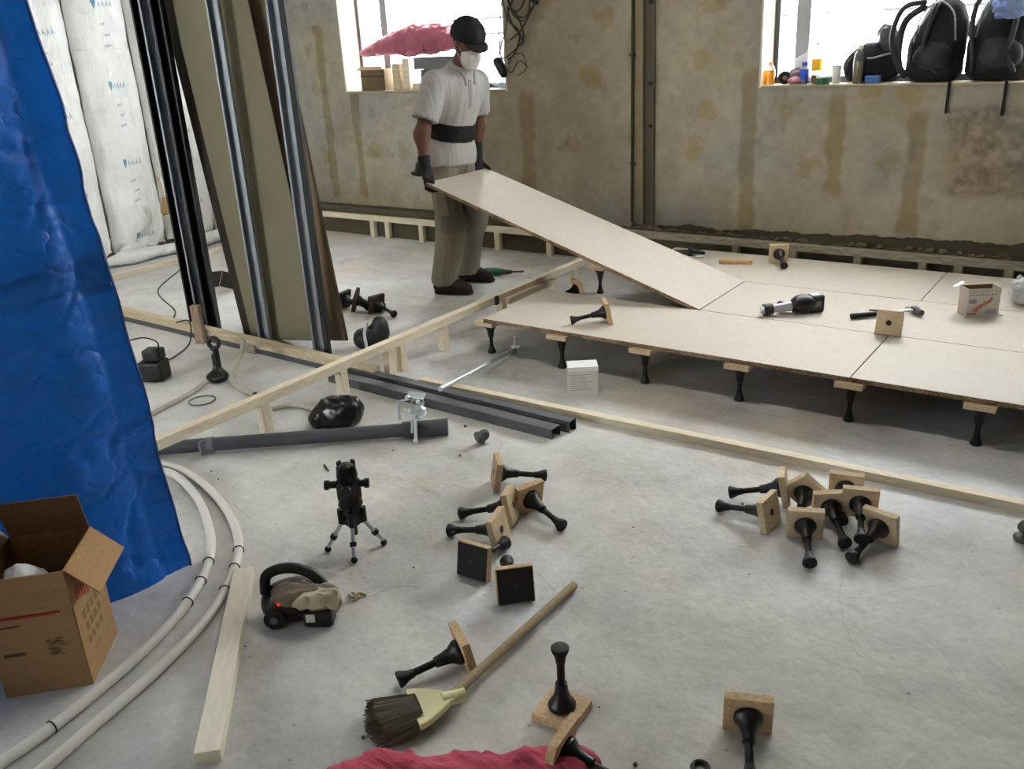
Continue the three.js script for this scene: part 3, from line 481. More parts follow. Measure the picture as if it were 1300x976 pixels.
// ---------------------------------------------------------------- cardboard box, flaps open
{
  const A = V(0.48, 0, 2.716), B = V(0.625, 0, 2.566), C = V(0.475, 0, 2.40), H = 0.345, w = A.distanceTo(B), d = B.distanceTo(C), th = 0.005;
  const t = thing('cardboard_box', 'open brown cardboard box with raised flaps at lower left', 'box', [B.x, 0, B.z], -Math.atan2(C.z - B.z, C.x - B.x));   // local +x runs from B to C
  const cb = (r, g, b) => std(0xffffff, 0.85, { map: rep(tex(256, 256, (u, v) => { const k = (fbm(u * 8, v * 8, 4, 8) - 0.5) * 26 + Math.sin(u * 6.283 * 40) * 3; return [clamp(r + k), clamp(g + k), clamp(b + k)]; }), 0.3) });
  const side = cb(172, 134, 90), inner = cb(124, 94, 62);
  const dir = A.clone().sub(B).applyAxisAngle(V(0, 1, 0), -t.rotation.y); // direction of the front face in local space
  const fa = Math.atan2(dir.z, dir.x), printMat = (draw) => std(0xffffff, 0.85, { map: canvasTex(512, 768, (c, W, Hh) => { c.fillStyle = '#a98659'; c.fillRect(0, 0, W, Hh); for (let i = 0; i < 200; i++) { c.fillStyle = `rgba(${rnd() < 0.5 ? '90,66,38' : '196,160,112'},${rr(0.02, 0.07)})`; c.fillRect(rr(-60, W), rr(-20, Hh), rr(20, 200), rr(2, 40)); } draw(c, W, Hh); }) });
  const frontPrint = printMat((c, W) => { c.fillStyle = '#97221c'; c.fillRect(0, 238, W * 0.86, 16); c.fillRect(W * 0.2, 256, W * 0.6, 5); c.fillStyle = 'rgba(70,44,24,0.75)'; c.fillRect(40, 300, 150, 12); c.fillRect(W * 0.1, 480, 130, 22); c.fillStyle = 'rgba(70,44,24,0.32)'; for (let i = 0; i < 60; i++) c.fillRect(W * 0.66 + rr(-30, 60), 430 + rr(-20, 90), rr(8, 44), rr(4, 16)); });
  const rightPrint = printMat((c, W) => { c.fillStyle = '#9a3024'; for (let i = 0; i < 5; i++) c.fillRect(70 + i * 40, 150 + i * 14, 30, 90); c.fillStyle = 'rgba(84,52,30,0.4)'; for (let i = 0; i < 4; i++) for (let j = 0; j < 3; j++) c.fillRect(90 + i * 70 + (j % 2) * 12, 330 + j * 90, 48, 62 - j * 8); c.fillRect(360, 250, 80, 90); });
  const quadFace = (l, y0, h) => { const g = new THREE.BoxGeometry(l, h, th); g.translate(l / 2, y0 + h / 2, 0); return g; };
  part('side_panel', quadFace(d, 0, H), rightPrint, t, 'printed right side');                                   // B -> C, faces the room
  part('front_panel', turn(quadFace(w, 0, H), 0, -fa, 0), frontPrint, t, 'front side with a red line');
  const off = (g, x, z) => g.translate(x, 0, z);
  part('back_panel', off(turn(quadFace(w, 0, H), 0, -fa, 0), d, 0), inner, t);
  part('side_panel', off(quadFace(d, 0, H), dir.x, dir.z), inner, t);
  const bot = new THREE.Shape(); bot.moveTo(0, 0); bot.lineTo(d, 0); bot.lineTo(d + dir.x, dir.z); bot.lineTo(dir.x, dir.z); part('base', new THREE.ExtrudeGeometry(bot, { depth: th, bevelEnabled: false }).rotateX(Math.PI / 2).translate(0, th, 0), inner, t);
  // flaps hinge on the top edges
  const flap = (l, len, ang, ry, x, z, m) => { const g = new THREE.BoxGeometry(l - 0.006, len, th * 0.8); g.translate(l / 2, len / 2, 0); g.rotateX(ang); g.rotateY(ry); g.translate(x, H, z); return part('flap', g, m, t); };
  flap(d, 0.105, 2.35, 0, 0, 0, side);                 // right flap folded outwards and down
  flap(w, 0.12, -0.28, -fa, d, 0, inner);              // back flap standing up
  flap(d, 0.1, -0.6, 0, dir.x, dir.z, side);
  part('white_bag', nets(rough(blend(0.04, ell([d * 0.45 + dir.x * 0.62, H - 0.075, dir.z * 0.62], [0.05, 0.035, 0.045]), ell([d * 0.35 + dir.x * 0.7, H - 0.05, dir.z * 0.7], [0.03, 0.035, 0.03])), 0.01, 40), [-0.2, 0.2, -0.3], [0.3, 0.36, 0.3], 0.008), std(0xd4d6d6, 0.5), t);
}
// ---------------------------------------------------------------- hoses, pipe, clamps
const hoseMat = std(0xd6d4cc, 0.5), grommet = [[-0.6, 1.70]];
const hoseA = [[-0.58, 1.74], [-0.305, 1.66], [-0.083, 1.689], [0.189, 1.783], [0.411, 1.911], [0.559, 2.064], [0.666, 2.234], [0.744, 2.449], [0.792, 2.659], [0.824, 2.806], [0.86, 3.0]];
const hoseB = [[-0.58, 1.81], [-0.29, 1.699], [-0.039, 1.757], [0.2, 1.874], [0.385, 2.004], [0.525, 2.173], [0.625, 2.377], [0.684, 2.593], [0.712, 2.751], [0.72, 2.90], [0.72, 3.05]];
function hose(label, pts, ties) {
  const t = thing('white_hose', label, 'hose', [pts[3][0], 0, pts[3][1]]), L = pts.map(([x, z]) => [x - pts[3][0], 0.0155, z - pts[3][1]]);
  part('jacket', tube(L, 0.015, 120, 12), hoseMat, t);
  const c = new THREE.CatmullRomCurve3(L.map((p) => V(...p)));
  for (const u of ties) { const p = c.getPoint(u), d = c.getTangent(u), g = new THREE.TorusGeometry(0.0165, 0.002, 6, 18); g.applyQuaternion(new THREE.Quaternion().setFromUnitVectors(V(0, 0, 1), d)); part('wire_tie', g.translate(p.x, p.y, p.z), darkGrey, t); }
}
hose('outer of two white hoses curving over the slab at lower left', hoseA, [0.42, 0.47, 0.53]);
hose('inner of two white hoses curving past the cardboard box', hoseB, [0.42, 0.47, 0.52, 0.78]);
{
  const t = thing('grey_pipe', 'dark grey plastic pipe lying on the slab left of the shiny clamps', 'pipe', [0, 0.036, 1.23]);
  const a = [-0.5, 0, 1.638 - 1.23], b = [0.36, 0, 0.94 - 1.23], m = std(0x43464b, 0.5);
  part('tube', bar(a, b, 0.028, 24), m, t); part('socket', bar([0.31, 0, 0.981 - 1.23], [0.45, 0, 0.868 - 1.23], 0.0345, 24), m, t);
  part('rim', bar([0.443, 0, 0.873 - 1.23], [0.455, 0, 0.864 - 1.23], 0.036, 24), m, t);
  const p = [-0.3, 0, 1.476 - 1.23]; part('saddle', [bar([p[0] - 0.012, 0, p[2] + 0.01], [p[0] + 0.012, 0, p[2] - 0.01], 0.031, 20), box(0.01, 0.06, 0.03, p[0], 0.0, p[2] + 0.036)], galv, t);
}
{ // zinc pipe-hanger clamps stacked on the pipe's end
  const t = thing('pipe_clamp', 'pile of shiny zinc pipe clamps resting on the grey pipe', 'clamp', [0.36, 0.072, 0.945]);
  const ring = (r, w, x, y, z, rx, ry) => { const g = new THREE.CylinderGeometry(r, r, w, 22, 1, true, 0, 4.6), q = new THREE.CylinderGeometry(r - 0.003, r - 0.003, w, 22, 1, true, 0, 4.6); return [turn(g, rx, ry, 0).translate(x, y, z), turn(q, rx, ry, 0).translate(x, y, z)]; };
  const zd = std(0xe2f0f2, 0.25, { metalness: 0.6, side: THREE.DoubleSide });
  part('band', ring(0.03, 0.022, 0.01, 0.085, 0, 0.4, 0.3), zd, t); part('band', ring(0.028, 0.022, -0.035, 0.09, 0.02, 1.2, 0.8), zd, t); part('band', ring(0.026, 0.02, 0.04, 0.06, 0.02, 0.9, -0.6), zd, t);
  part('plate', [turn(box(0.1, 0.004, 0.03), 0.2, 0.4, -0.1).translate(0, 0.045, 0.01), turn(box(0.09, 0.004, 0.028), -0.3, -0.5, 0.15).translate(0.015, 0.03, 0.02), turn(box(0.08, 0.004, 0.03), 0.5, 0.2, 0).translate(0.01, 0.118, 0)], zinc, t);
  part('bolt', [bar([-0.065, 0.005, 0.03], [-0.07, 0.085, 0.03], 0.006), bar([-0.07, 0.085, 0.03], [-0.01, 0.105, 0.02], 0.005), bar([0.03, -0.07, 0.05], [0.028, 0.05, 0.035], 0.007), bar([0.012, -0.03, 0.048], [0.012, 0.03, 0.04], 0.005)], zinc, t);
  part('nut', [sph(0.011, -0.015, 0.112, 0.025), sph(0.01, 0.035, 0.1, 0.02), sph(0.011, 0.0, 0.06, 0.035), sph(0.01, 0.05, 0.045, 0.03), sph(0.012, 0.03, -0.062, 0.052)], zinc, t);
}
{
  const t = thing('metal_tube', 'thin bright metal tube resting across the steel channels', 'tube', [0.2, 0, 0.3]);
  part('shaft', bar([0.06, 0.1, 0.37], [-0.08, 0.02, -0.4], 0.012, 14), zinc, t);
  part('end_clamp', [bar([-0.09, 0.0, -0.42], [-0.09, 0.085, -0.42], 0.008), bar([-0.11, 0.03, -0.42], [-0.06, 0.03, -0.42], 0.01)], zinc, t);
}
{ const t = thing('metal_tube', 'short bright metal tube on the slab under the lifted panel', 'tube', [0.15, 0.0, -0.95]); part('shaft', bar([-0.1, 0.013, 0.14], [0.2, 0.013, -0.16], 0.012, 12), zinc, t); }
// ---------------------------------------------------------------- laser level on a small tripod
{
  const t = thing('laser_level', 'black laser level on a small tripod with silver legs, on bare slab', 'laser level', [0.755, 0, 1.715]);
  const body = part('body', [box(0.062, 0.08, 0.062, 0, 0.215, 0, 0.012), cyl(0.04, 0.034, 0.03, 0, 0.165, 0), box(0.05, 0.05, 0.05, 0, 0.15, 0, 0.01)], blackPlastic, t);
  part('lens_cage', [lathe([[0.03, 0.25], [0.034, 0.265], [0.03, 0.292], [0.018, 0.305], [0, 0.308]], 20), box(0.016, 0.06, 0.008, 0.0, 0.278, 0.031), box(0.016, 0.06, 0.008, 0, 0.278, -0.031), box(0.008, 0.06, 0.016, 0.031, 0.278, 0), box(0.008, 0.06, 0.016, -0.031, 0.278, 0)], blackPlastic, t);
  for (const [a, l] of [[2.5, 0.06], [-0.65, 0.052], [0.9, 0.045]]) part('side_knob', [bar([Math.cos(a) * 0.028, 0.235, Math.sin(a) * 0.028], [Math.cos(a) * (l + 0.012), 0.235, Math.sin(a) * (l + 0.012)], 0.012, 12), bar([Math.cos(a) * l, 0.235, Math.sin(a) * l], [Math.cos(a) * (l + 0.014), 0.235, Math.sin(a) * (l + 0.014)], 0.016, 12)], blackPlastic, t);
  part('mount', [cyl(0.026, 0.022, 0.05, 0, 0.095, 0), cyl(0.012, 0.012, 0.05, 0, 0.055, 0)], blackPlastic, t);
  for (const a of [2.36, 0.86, -0.74]) {
    const c = Math.cos(a), s = Math.sin(a), P = (r, y) => [c * r, y, s * r];
    const leg = part('leg', bar(P(0.022, 0.12), P(0.088, 0.02), 0.0065, 10), zinc, t);
    part('leg_lock', bar(P(0.062, 0.06), P(0.07, 0.048), 0.0115, 10), blackPlastic, leg); part('hinge', bar(P(0.02, 0.125), P(0.034, 0.1), 0.013, 10), blackPlastic, leg);
    part('rubber_foot', [sph(0.011, c * 0.09, 0.0112, s * 0.09)], blackRubber, leg);
    part('knob', bar(P(0.036, 0.15), P(0.036, 0.1), 0.01, 10), blackPlastic, t);
  }
}
// ---------------------------------------------------------------- black tool in a crumpled bag
{
  const t = thing('cordless_tool', 'black boxy cordless tool with curved top handle and crumpled bag, right of the whitish timber', 'tool', [0.865, 0, 2.055], 0.6);
  part('housing', nets(blend(0.02, ell([0, 0.055, 0], [0.1, 0.052, 0.07]), ell([0.06, 0.05, 0.02], [0.045, 0.045, 0.055]), ell([-0.06, 0.045, 0.01], [0.045, 0.043, 0.06])), [-0.14, 0, -0.1], [0.14, 0.14, 0.11], 0.006), blackPlastic, t);
  part('handle', tube([[-0.095, 0.07, 0], [-0.085, 0.125, -0.005], [-0.03, 0.145, -0.01], [0.04, 0.13, -0.005], [0.085, 0.075, 0]], 0.016, 30, 12), std(0x1c1c1e, 0.5), t);
  const wheelM = std(0x1a1a1b, 0.6);
  for (const x of [-0.055]) { const w = part('wheel', turn(cyl(0.03, 0.03, 0.016, 0, 0, 0, 22), Math.PI / 2).translate(x, 0.031, 0.064), wheelM, t); part('hub', turn(cyl(0.012, 0.01, 0.004, 0, 0, 0, 14), Math.PI / 2).translate(x, 0.031, 0.081), midGrey, w); }
  part('battery', box(0.085, 0.055, 0.05, 0.068, 0.028, 0.055, 0.01), blackPlastic, t);
  part('label', box(0.026, 0.026, 0.002, 0.048, 0.034, 0.0808, 0.0006), whitePlastic, t, 'small white square label');
  part('indicator', sph(0.0055, -0.04, 0.075, 0.065), redLed, t, 'small red light');
  part('plastic_bag', nets(rough(blend(0.03, ell([0.0, 0.085, 0.035], [0.07, 0.03, 0.045]), ell([0.07, 0.075, 0.045], [0.045, 0.04, 0.035]), ell([0.105, 0.06, 0.03], [0.025, 0.045, 0.03])), 0.012, 42), [-0.1, 0.01, -0.04], [0.16, 0.15, 0.12], 0.006), new THREE.MeshPhysicalMaterial({ color: 0x9a8a74, roughness: 0.3, transmission: 0.25, thickness: 0 }), t);
  part('torn_film', nets(rough(blend(0.03, ell([0.07, 0.1, 0.06], [0.045, 0.016, 0.026]), ell([0.112, 0.075, 0.05], [0.018, 0.034, 0.028]), ell([0.04, 0.082, 0.082], [0.04, 0.014, 0.012])), 0.014, 60), [-0.02, 0.02, 0.0], [0.16, 0.14, 0.12], 0.005), std(0xc2bb9c, 0.35), t, 'crumpled pale yellowish film');
}
one('twine_scrap', [tube([[0, 0.006, 0], [0.02, 0.012, 0.01], [0.035, 0.006, -0.005], [0.02, 0.007, -0.02], [0.045, 0.006, -0.025]], 0.004, 24, 6), tube([[0.005, 0.01, -0.01], [0.03, 0.012, 0.0], [0.04, 0.006, 0.012]], 0.0035, 16, 6)], std(0xa89468, 0.9), 'frayed tan twine scrap beside the bagged black tool', 'twine', [0.93, 0, 1.925]);
// ---------------------------------------------------------------- black plastic bag behind the pipe
{
  const t = thing('black_bag', 'shiny black plastic bag lying behind the grey pipe', 'bag', [-0.01, 0, 1.02]);
  const shiny = std(0x0c0c0e, 0.28);
  part('bag', nets(rough(blend(0.04, ell([-0.02, 0.06, 0], [0.095, 0.075, 0.07]), ell([0.05, 0.075, -0.02], [0.05, 0.06, 0.06]), ell([-0.085, 0.035, 0.04], [0.05, 0.035, 0.05])), 0.016, 22), [-0.18, -0.01, -0.13], [0.16, 0.19, 0.15], 0.008), shiny, t);
  part('knot', nets(rough(ell([0.115, 0.016, 0.06], [0.03, 0.02, 0.02]), 0.008, 50), [0.05, -0.01, 0.02], [0.16, 0.06, 0.1], 0.005), std(0x99978e, 0.5), t, 'pale plastic scrap at its side');
}
// ---------------------------------------------------------------- broom
{
  const t = thing('broom', 'short broom with wooden handle, pale yellow collar and dark bristles', 'broom', [1.49, 0, 2.15]);
  part('handle', bar([0.0, 0.034, 0.0], [-0.004, 0.0165, -0.592], 0.0125, 14), std(0xffffff, 0.7, { map: woodTex([156, 140, 106], 30, 0.3) }), t);
  part('handle_tip', sph(0.0125, -0.004, 0.0165, -0.592), std(0xa08458, 0.7), t);
  const yel = std(0xd9d6a2, 0.45), D = V(-0.058, 0, 0.086).normalize(), S = V(D.z, 0, -D.x), P = (a, b, y) => [D.x * a + S.x * b, y, D.z * a + S.z * b];
  const sh = new THREE.Shape(); sh.moveTo(-0.012, -0.022); sh.lineTo(0.012, -0.022); sh.lineTo(0.016, 0.0); sh.bezierCurveTo(0.03, 0.015, 0.058, 0.05, 0.066, 0.084); sh.quadraticCurveTo(0, 0.094, -0.066, 0.084); sh.bezierCurveTo(-0.058, 0.05, -0.03, 0.015, -0.016, 0.0); sh.closePath();
  for (const [x, y, r] of [[-0.035, 0.06, 0.005], [0, 0.068, 0.005], [0.035, 0.06, 0.005]]) { const h = new THREE.Path(); h.absellipse(x, y, r, r * 1.3, 0, 7); sh.holes.push(h); }
  const cg = new THREE.ExtrudeGeometry(sh, { depth: 0.012, bevelEnabled: true, bevelSize: 0.003, bevelThickness: 0.003, bevelSegments: 2, curveSegments: 8 }); cg.translate(0, 0, -0.006);
  cg.applyMatrix4(new THREE.Matrix4().makeBasis(V(-S.x, 0, -S.z), V(D.x, 0, D.z), V(0, 1, 0)).setPosition(0, 0.036, 0)); const collar = part('collar', cg, yel, t, 'pale yellow plastic collar');
  part('ferrule', bar(P(0.012, 0, 0.036), P(-0.045, 0, 0.035), 0.0165, 14), yel, collar);
  const hair = [], bm = std(0x4a4235, 0.95);
  part('bristle_core', nets((x, y, z) => { const a = D.x * x + D.z * z, b = S.x * x + S.z * z, w = 0.056 + 0.024 * sstep(0.08, 0.2, a), e = (Math.hypot(b / w, (y - 0.029) / 0.025) - 1) * 0.025; return Math.max(e, 0.072 - a, a - 0.185 + Math.abs(b) * 0.25); }, [-0.24, -0.005, -0.04], [0.14, 0.07, 0.28], 0.007), bm, t);
  for (let i = 0; i < 1500; i++) { const b = rr(-1, 1), y = rr(-1, 1), k = Math.sqrt(Math.max(0, 1 - b * b)), l = 0.195 - Math.abs(b) * 0.025 + rr(-0.016, 0.014), y0 = 0.032 + y * k * 0.02, y1 = Math.max(0.003, 0.026 + y * k * 0.03), g = bar(P(0.07, b * 0.058, y0), P(l, b * 0.08 + rr(-0.008, 0.008), y1), 0.0011, 3, 0.0006); hair.push(g); }
  part('bristles', hair, std(0x6a6150, 0.9), t).userData.kind = 'stuff';
}
// ---------------------------------------------------------------- pink cloth along the bottom edge
{
  const top = (x, z) => { const a = (x - 1.38) * -0.53 + (z - 2.47) * -0.85; return a; };
  const f = rough(blend(0.05, ell([1.50, 0.015, 2.41], [0.13, 0.03, 0.07], [0, 0.55, 0]), ell([1.68, 0.02, 2.30], [0.14, 0.034, 0.07], [0, 0.6, 0]), ell([1.84, 0.02, 2.18], [0.085, 0.04, 0.06], [0, 0.6, 0])), 0.022, 22);
  one('pink_cloth', nets(f, [1.3, -0.002, 2.05], [2.0, 0.09, 2.55], 0.008), std(0xbb4a60, 0.85, { bumpMap: grainBump, bumpScale: 0.001 }), 'crumpled pink red cloth along the bottom edge of the photo', 'cloth');
}
one('rubber_washer', [turn(new THREE.TorusGeometry(0.017, 0.0055, 8, 24), Math.PI / 2).translate(0, 0.0056, 0)], blackRubber, 'small black rubber ring on the slab at the bottom edge', 'washer', [2.083, 0, 2.0]);
{ const t = thing('rubber_bung', 'small dark grey rubber bung lying on the slab below the steel channels', 'bung', [0.629, 0, 0.875], 0.4);
  part('dome', turn(lathe([[0, 0.05], [0.014, 0.048], [0.022, 0.036], [0.024, 0.012], [0.03, 0.008], [0.03, 0], [0, 0]], 22), 0, 0, -0.9).translate(-0.005, 0.0245, 0), std(0x4a4b4c, 0.6), t); }
{ const t = thing('work_shoe', 'dark grey rounded shoe toe cut off by the right edge', 'shoe', [2.63, 0, 0.60], 0.2);
  part('upper', nets(blend(0.04, ell([0, 0.045, 0], [0.12, 0.045, 0.045]), ell([0.08, 0.07, 0], [0.06, 0.06, 0.042])), [-0.14, 0.012, -0.07], [0.16, 0.14, 0.07], 0.007), std(0x3b3d3a, 0.6), t); part('sole', nets((x, y, z) => Math.max(ell([0, 0.01, 0], [0.128, 0.2, 0.05])(x, y, z), Math.abs(y - 0.009) - 0.009), [-0.14, -0.006, -0.07], [0.16, 0.03, 0.07], 0.006), std(0x55564f, 0.7), t); }
const decal = (w, h, x, y, z, d = 0.001) => new THREE.BoxGeometry(w, h, d).translate(x, y, z);
// ---------------------------------------------------------------- cartons
{
  const t = thing('white_carton', 'small white printed carton standing on the slab before the second pedestal', 'carton', [0.70, 0, 0.19], 0.62);
  part('body', box(0.135, 0.115, 0.09, 0, 0.0575, 0, 0.001), std(0xcfcdc6, 0.7), t);
  part('lid', box(0.137, 0.02, 0.092, 0, 0.125, 0, 0.001), std(0xe6e5e2, 0.7), t);
  part('print', decal(0.12, 0.09, 0, 0.06, 0.0457), std(0xffffff, 0.7, { map: canvasTex(256, 192, (c, w, h) => { c.fillStyle = '#cfcdc6'; c.fillRect(0, 0, w, h); for (let i = 0; i < 9; i++) { c.fillStyle = `rgba(80,80,84,${rr(0.25, 0.5)})`; c.fillRect(10, 12 + i * 19, rr(90, 220), 6); } }) }), t);
}
{
  const t = thing('screw_carton', 'open carton with orange and grey print standing on the middle panel', 'carton', [2.095, PT, -1.08], 0.62);
  const pr = (o) => std(0xffffff, 0.6, { map: canvasTex(256, 256, (c, w, h) => { c.fillStyle = '#c9c4bd'; c.fillRect(0, 0, w, h); c.fillStyle = '#bfb3a4'; c.fillRect(0, 0, w, 40); c.fillStyle = '#7d746c'; for (let i = 0; i < 9; i++) c.fillRect(16 + i * 24, 50, 16, 12); for (let i = 0; i < 40; i++) { c.fillStyle = ['rgba(201,113,60,0.5)', 'rgba(211,139,86,0.5)', 'rgba(184,88,44,0.5)'][i % 3]; const k = rnd(); c.beginPath(); c.ellipse(54 + k * 130 + rr(-16, 16), 206 - k * 110 + rr(-16, 16), rr(8, 24), rr(6, 14), -0.7, 0, 7); c.fill(); } c.fillStyle = '#8f8a94'; c.fillRect(14, 92, 60, 40); c.fillStyle = '#a39ca2'; c.fillRect(150, 190, 90, 46); c.fillStyle = 'rgba(178,93,58,0.6)'; c.fillRect(10, 216, 70, 20); }) });
  part('front', decal(0.15, 0.135, 0, 0.0675, 0.04, 0.003), pr(), t); part('back', box(0.15, 0.135, 0.003, 0, 0.0675, -0.04, 0), padMat, t);
  for (const s of [-1, 1]) part('side', box(0.003, 0.135, 0.077, s * 0.0735, 0.0675, 0, 0), std(0xb8aea2, 0.7), t);
  part('base', box(0.144, 0.003, 0.077, 0, 0.0015, 0, 0), padMat, t); part('rim', [box(0.144, 0.014, 0.004, 0, 0.125, 0.0365, 0), box(0.144, 0.03, 0.004, 0, 0.119, -0.0365, 0)], std(0x6a4f36, 0.8), t, 'brown inside rim');
  part('contents', box(0.14, 0.09, 0.07, 0, 0.048, 0, 0.004), std(0x4c3a2a, 0.9), t);
  part('tape', turn(box(0.05, 0.001, 0.03), 0, 0, 0.5).translate(-0.095, 0.145, -0.02), clearFilm, t); part('tape', box(0.02, 0.003, 0.04, 0.085, 0.0025, 0.03, 0), clearFilm, t);
}
one('white_bag', nets(rough(blend(0.05, ell([0, 0.05, 0], [0.09, 0.055, 0.07]), ell([-0.05, 0.075, 0.02], [0.04, 0.05, 0.05])), 0.035, 38), [-0.15, 0.001, -0.12], [0.15, 0.16, 0.12], 0.008), std(0xc8ccd2, 0.35), 'crumpled white plastic bag on the panels cut by the right edge', 'bag', [2.29, PT, -1.36]);
// ---------------------------------------------------------------- tools on the panels
{
  const t = thing('hammer', 'hammer with black grip lying on the middle panel behind the bare pad', 'hammer', [1.607, PT, -0.761], Math.atan2(0.217, 0.249));
  part('grip', bar([0, 0.0145, 0], [0.155, 0.0155, 0], 0.0135, 14, 0.0115), blackRubber, t); part('shaft', bar([0.15, 0.0155, 0], [0.31, 0.02, 0], 0.0065, 10), zinc, t);
  const hd = part('head', [box(0.028, 0.028, 0.04, 0.315, 0.0205, 0, 0.004), bar([0.315, 0.0205, 0.015], [0.315, 0.0205, 0.058], 0.0135, 12, 0.0145)], darkSteel, t);
  part('claw', [turn(box(0.022, 0.008, 0.07), -0.35, 0, 0).translate(0.318, 0.02, -0.048)], zinc, hd);
}
{
  const t = thing('impact_driver', 'black cordless impact driver lying on the middle panel left of the hammer', 'drill', [1.33, PT, -0.725], 0.62);
  part('motor_housing', nets(blend(0.015, cap([0.03, 0.042, 0.0], [0.085, 0.045, -0.005], 0.038, 0.04), ell([0.06, 0.045, -0.02], [0.055, 0.043, 0.045])), [-0.03, 0.0, -0.09], [0.15, 0.1, 0.06], 0.006), blackPlastic, t);
  part('nose', [bar([-0.135, 0.03, 0.01], [-0.09, 0.032, 0.008], 0.029, 20, 0.027)], std(0x2c2d31, 0.5), t); part('chuck', [bar([-0.15, 0.03, 0.011], [-0.134, 0.03, 0.01], 0.014, 12, 0.022)], zinc, t);
  part('gear_case', bar([-0.092, 0.032, 0.008], [0.0, 0.04, 0.002], 0.019, 16, 0.024), std(0xb9bcc6, 0.35, { metalness: 0.6 }), t);
  part('grip', bar([-0.01, 0.03, -0.01], [-0.03, 0.026, -0.08], 0.017, 14, 0.019), std(0x3a3a48, 0.6), t); part('trigger', box(0.02, 0.02, 0.02, -0.035, 0.032, -0.03, 0.006), std(0x5d5f6a, 0.4), t);
  part('battery', turn(box(0.07, 0.085, 0.06, 0, 0, 0, 0.01), 0, 0.2, 0).translate(0.125, 0.0435, -0.02), blackPlastic, t); part('battery_highlight', turn(box(0.045, 0.0016, 0.035, 0, 0, 0, 0), 0, 0.2, 0).translate(0.122, 0.0868, -0.02), whitePlastic, t);  // white plate on top of the battery is a painted highlight
  part('vent', turn(box(0.03, 0.03, 0.002, 0, 0, 0, 0), 0, 0.2, 0).translate(0.13, 0.045, 0.0115), midGrey, t);
}
{ const t = thing('pencil', 'tiny pencil lying on the middle panel above the hammer grip', 'pencil', [1.645, PT, -0.93], 0.2); part('body', bar([0, 0.0042, 0], [0.05, 0.0042, 0], 0.004, 6), darkGrey, t); part('point', bar([0.05, 0.0042, 0], [0.062, 0.0042, 0], 0.004, 6, 0.0006), oldPineMat, t); }
{ // dark blue-green clamp tools at the far end of the back panel row
  const t = thing('clamp_tool', 'dark green-grey clamp tool lying at the far left end of the back panels', 'tool', [0.33, PT, -1.62], 0.35), m = std(0x25302f, 0.5);
  part('bar', [bar([-0.14, 0.02, 0.0], [0.12, 0.025, 0.0], 0.014, 10), bar([-0.1, 0.03, 0.03], [0.1, 0.02, -0.04], 0.012, 10)], m, t);
  part('jaw', [box(0.035, 0.055, 0.05, -0.12, 0.0285, 0.0, 0.006), box(0.03, 0.05, 0.05, 0.06, 0.0265, 0.0, 0.006)], m, t);
  part('grip', tube([[0.07, 0.03, 0.03], [0.11, 0.035, 0.05], [0.14, 0.025, 0.03], [0.13, 0.02, 0.0]], 0.011, 24, 8), blackPlastic, t); part('screw', bar([0.1, 0.012, 0.05], [0.15, 0.012, 0.06], 0.008, 8), zinc, t);
}
// ---------------------------------------------------------------- things around the studs at left
{
  const t = thing('power_adapter', 'black boxy power adapter on the slab next to the tarp edge', 'adapter', [-1.30, 0, 1.05], 0.5);
  part('case', [box(0.13, 0.1, 0.11, 0, 0.051, 0, 0.012)], blackPlastic, t); part('plug', [box(0.09, 0.06, 0.08, 0.01, 0.13, -0.01, 0.01), cyl(0.02, 0.016, 0.05, 0.045, 0.125, 0.02)], blackPlastic, t);
  part('cable', tube([[0.04, 0.15, 0], [0.06, 0.2, 0.02], [0.0, 0.23, 0.03], [-0.1, 0.21, 0.1], [-0.16, 0.1, 0.2], [-0.2, 0.01, 0.3]], 0.004, 40, 6), darkGrey, t);
  part('cord', tube([[-1.253, 0.95, -2.963], [-1.206, 0.6, -2.881], [-1.208, 0.2, -2.836], [-1.141, 0.06, -2.709], [-1.048, 0.045, -2.567], [-0.988, 0.008, -2.363], [-0.85, 0.006, -1.718], [-0.48, 0.006, -1.208], [-0.263, 0.06, -0.77], [-0.114, 0.1, -0.666], [-0.057, 0.02, -0.521], [-0.056, 0.006, -0.315], [0.007, 0.08, -0.076], [0.03, 0.14, -0.01]], 0.0045, 120, 6), darkGrey, t, 'thin dark cord coming down from the insulation');
}
{
  const t = thing('bar_clamp', 'black upright tool with ring head standing before the stud bundle', 'clamp', [-0.985, 0, 0.90]);
  part('bar', box(0.035, 0.15, 0.03, 0, 0.095, 0, 0.006), blackPlastic, t); part('foot', nets(blend(0.03, ell([0, 0.022, 0.01], [0.06, 0.024, 0.05]), cap([0, 0.02, 0], [0, 0.08, 0], 0.035, 0.016)), [-0.08, -0.002, -0.06], [0.08, 0.1, 0.08], 0.007), blackPlastic, t);
  part('ring', new THREE.TorusGeometry(0.026, 0.011, 8, 20).rotateY(0.5).translate(0.005, 0.195, 0), blackPlastic, t); part('bolt', bar([0, 0.15, 0.012], [0, 0.15, 0.024], 0.01), zinc, t);
}
const pvc = std(0xa9a698, 0.5);
one('grey_hose', tube([[-1.13, 0.1, 0.62], [-1.0, 0.11, 0.72], [-0.93, 0.06, 0.84], [-0.88, 0.016, 0.9], [-0.62, 0.016, 0.98]], 0.015, 50, 10), pvc, 'short pale hose arching up behind the joist beside the black ring tool', 'hose');
one('grey_hose', tube([[-0.80, 0.012, 1.60], [-0.872, 0.012, 1.377], [-0.93, 0.012, 1.13], [-0.955, 0.02, 1.03], [-0.97, 0.02, 0.985]], 0.011, 60, 8), pvc, 'straight pale hose running along the slab from the tarp to the black ring tool', 'hose');
one('wire_loop', new THREE.TorusGeometry(0.06, 0.004, 6, 40).rotateX(Math.PI / 2).translate(0, 0.0045, 0), midGrey, 'small loop of grey wire on the slab beside the straight pale hose', 'wire', [-0.82, 0, 1.13]);
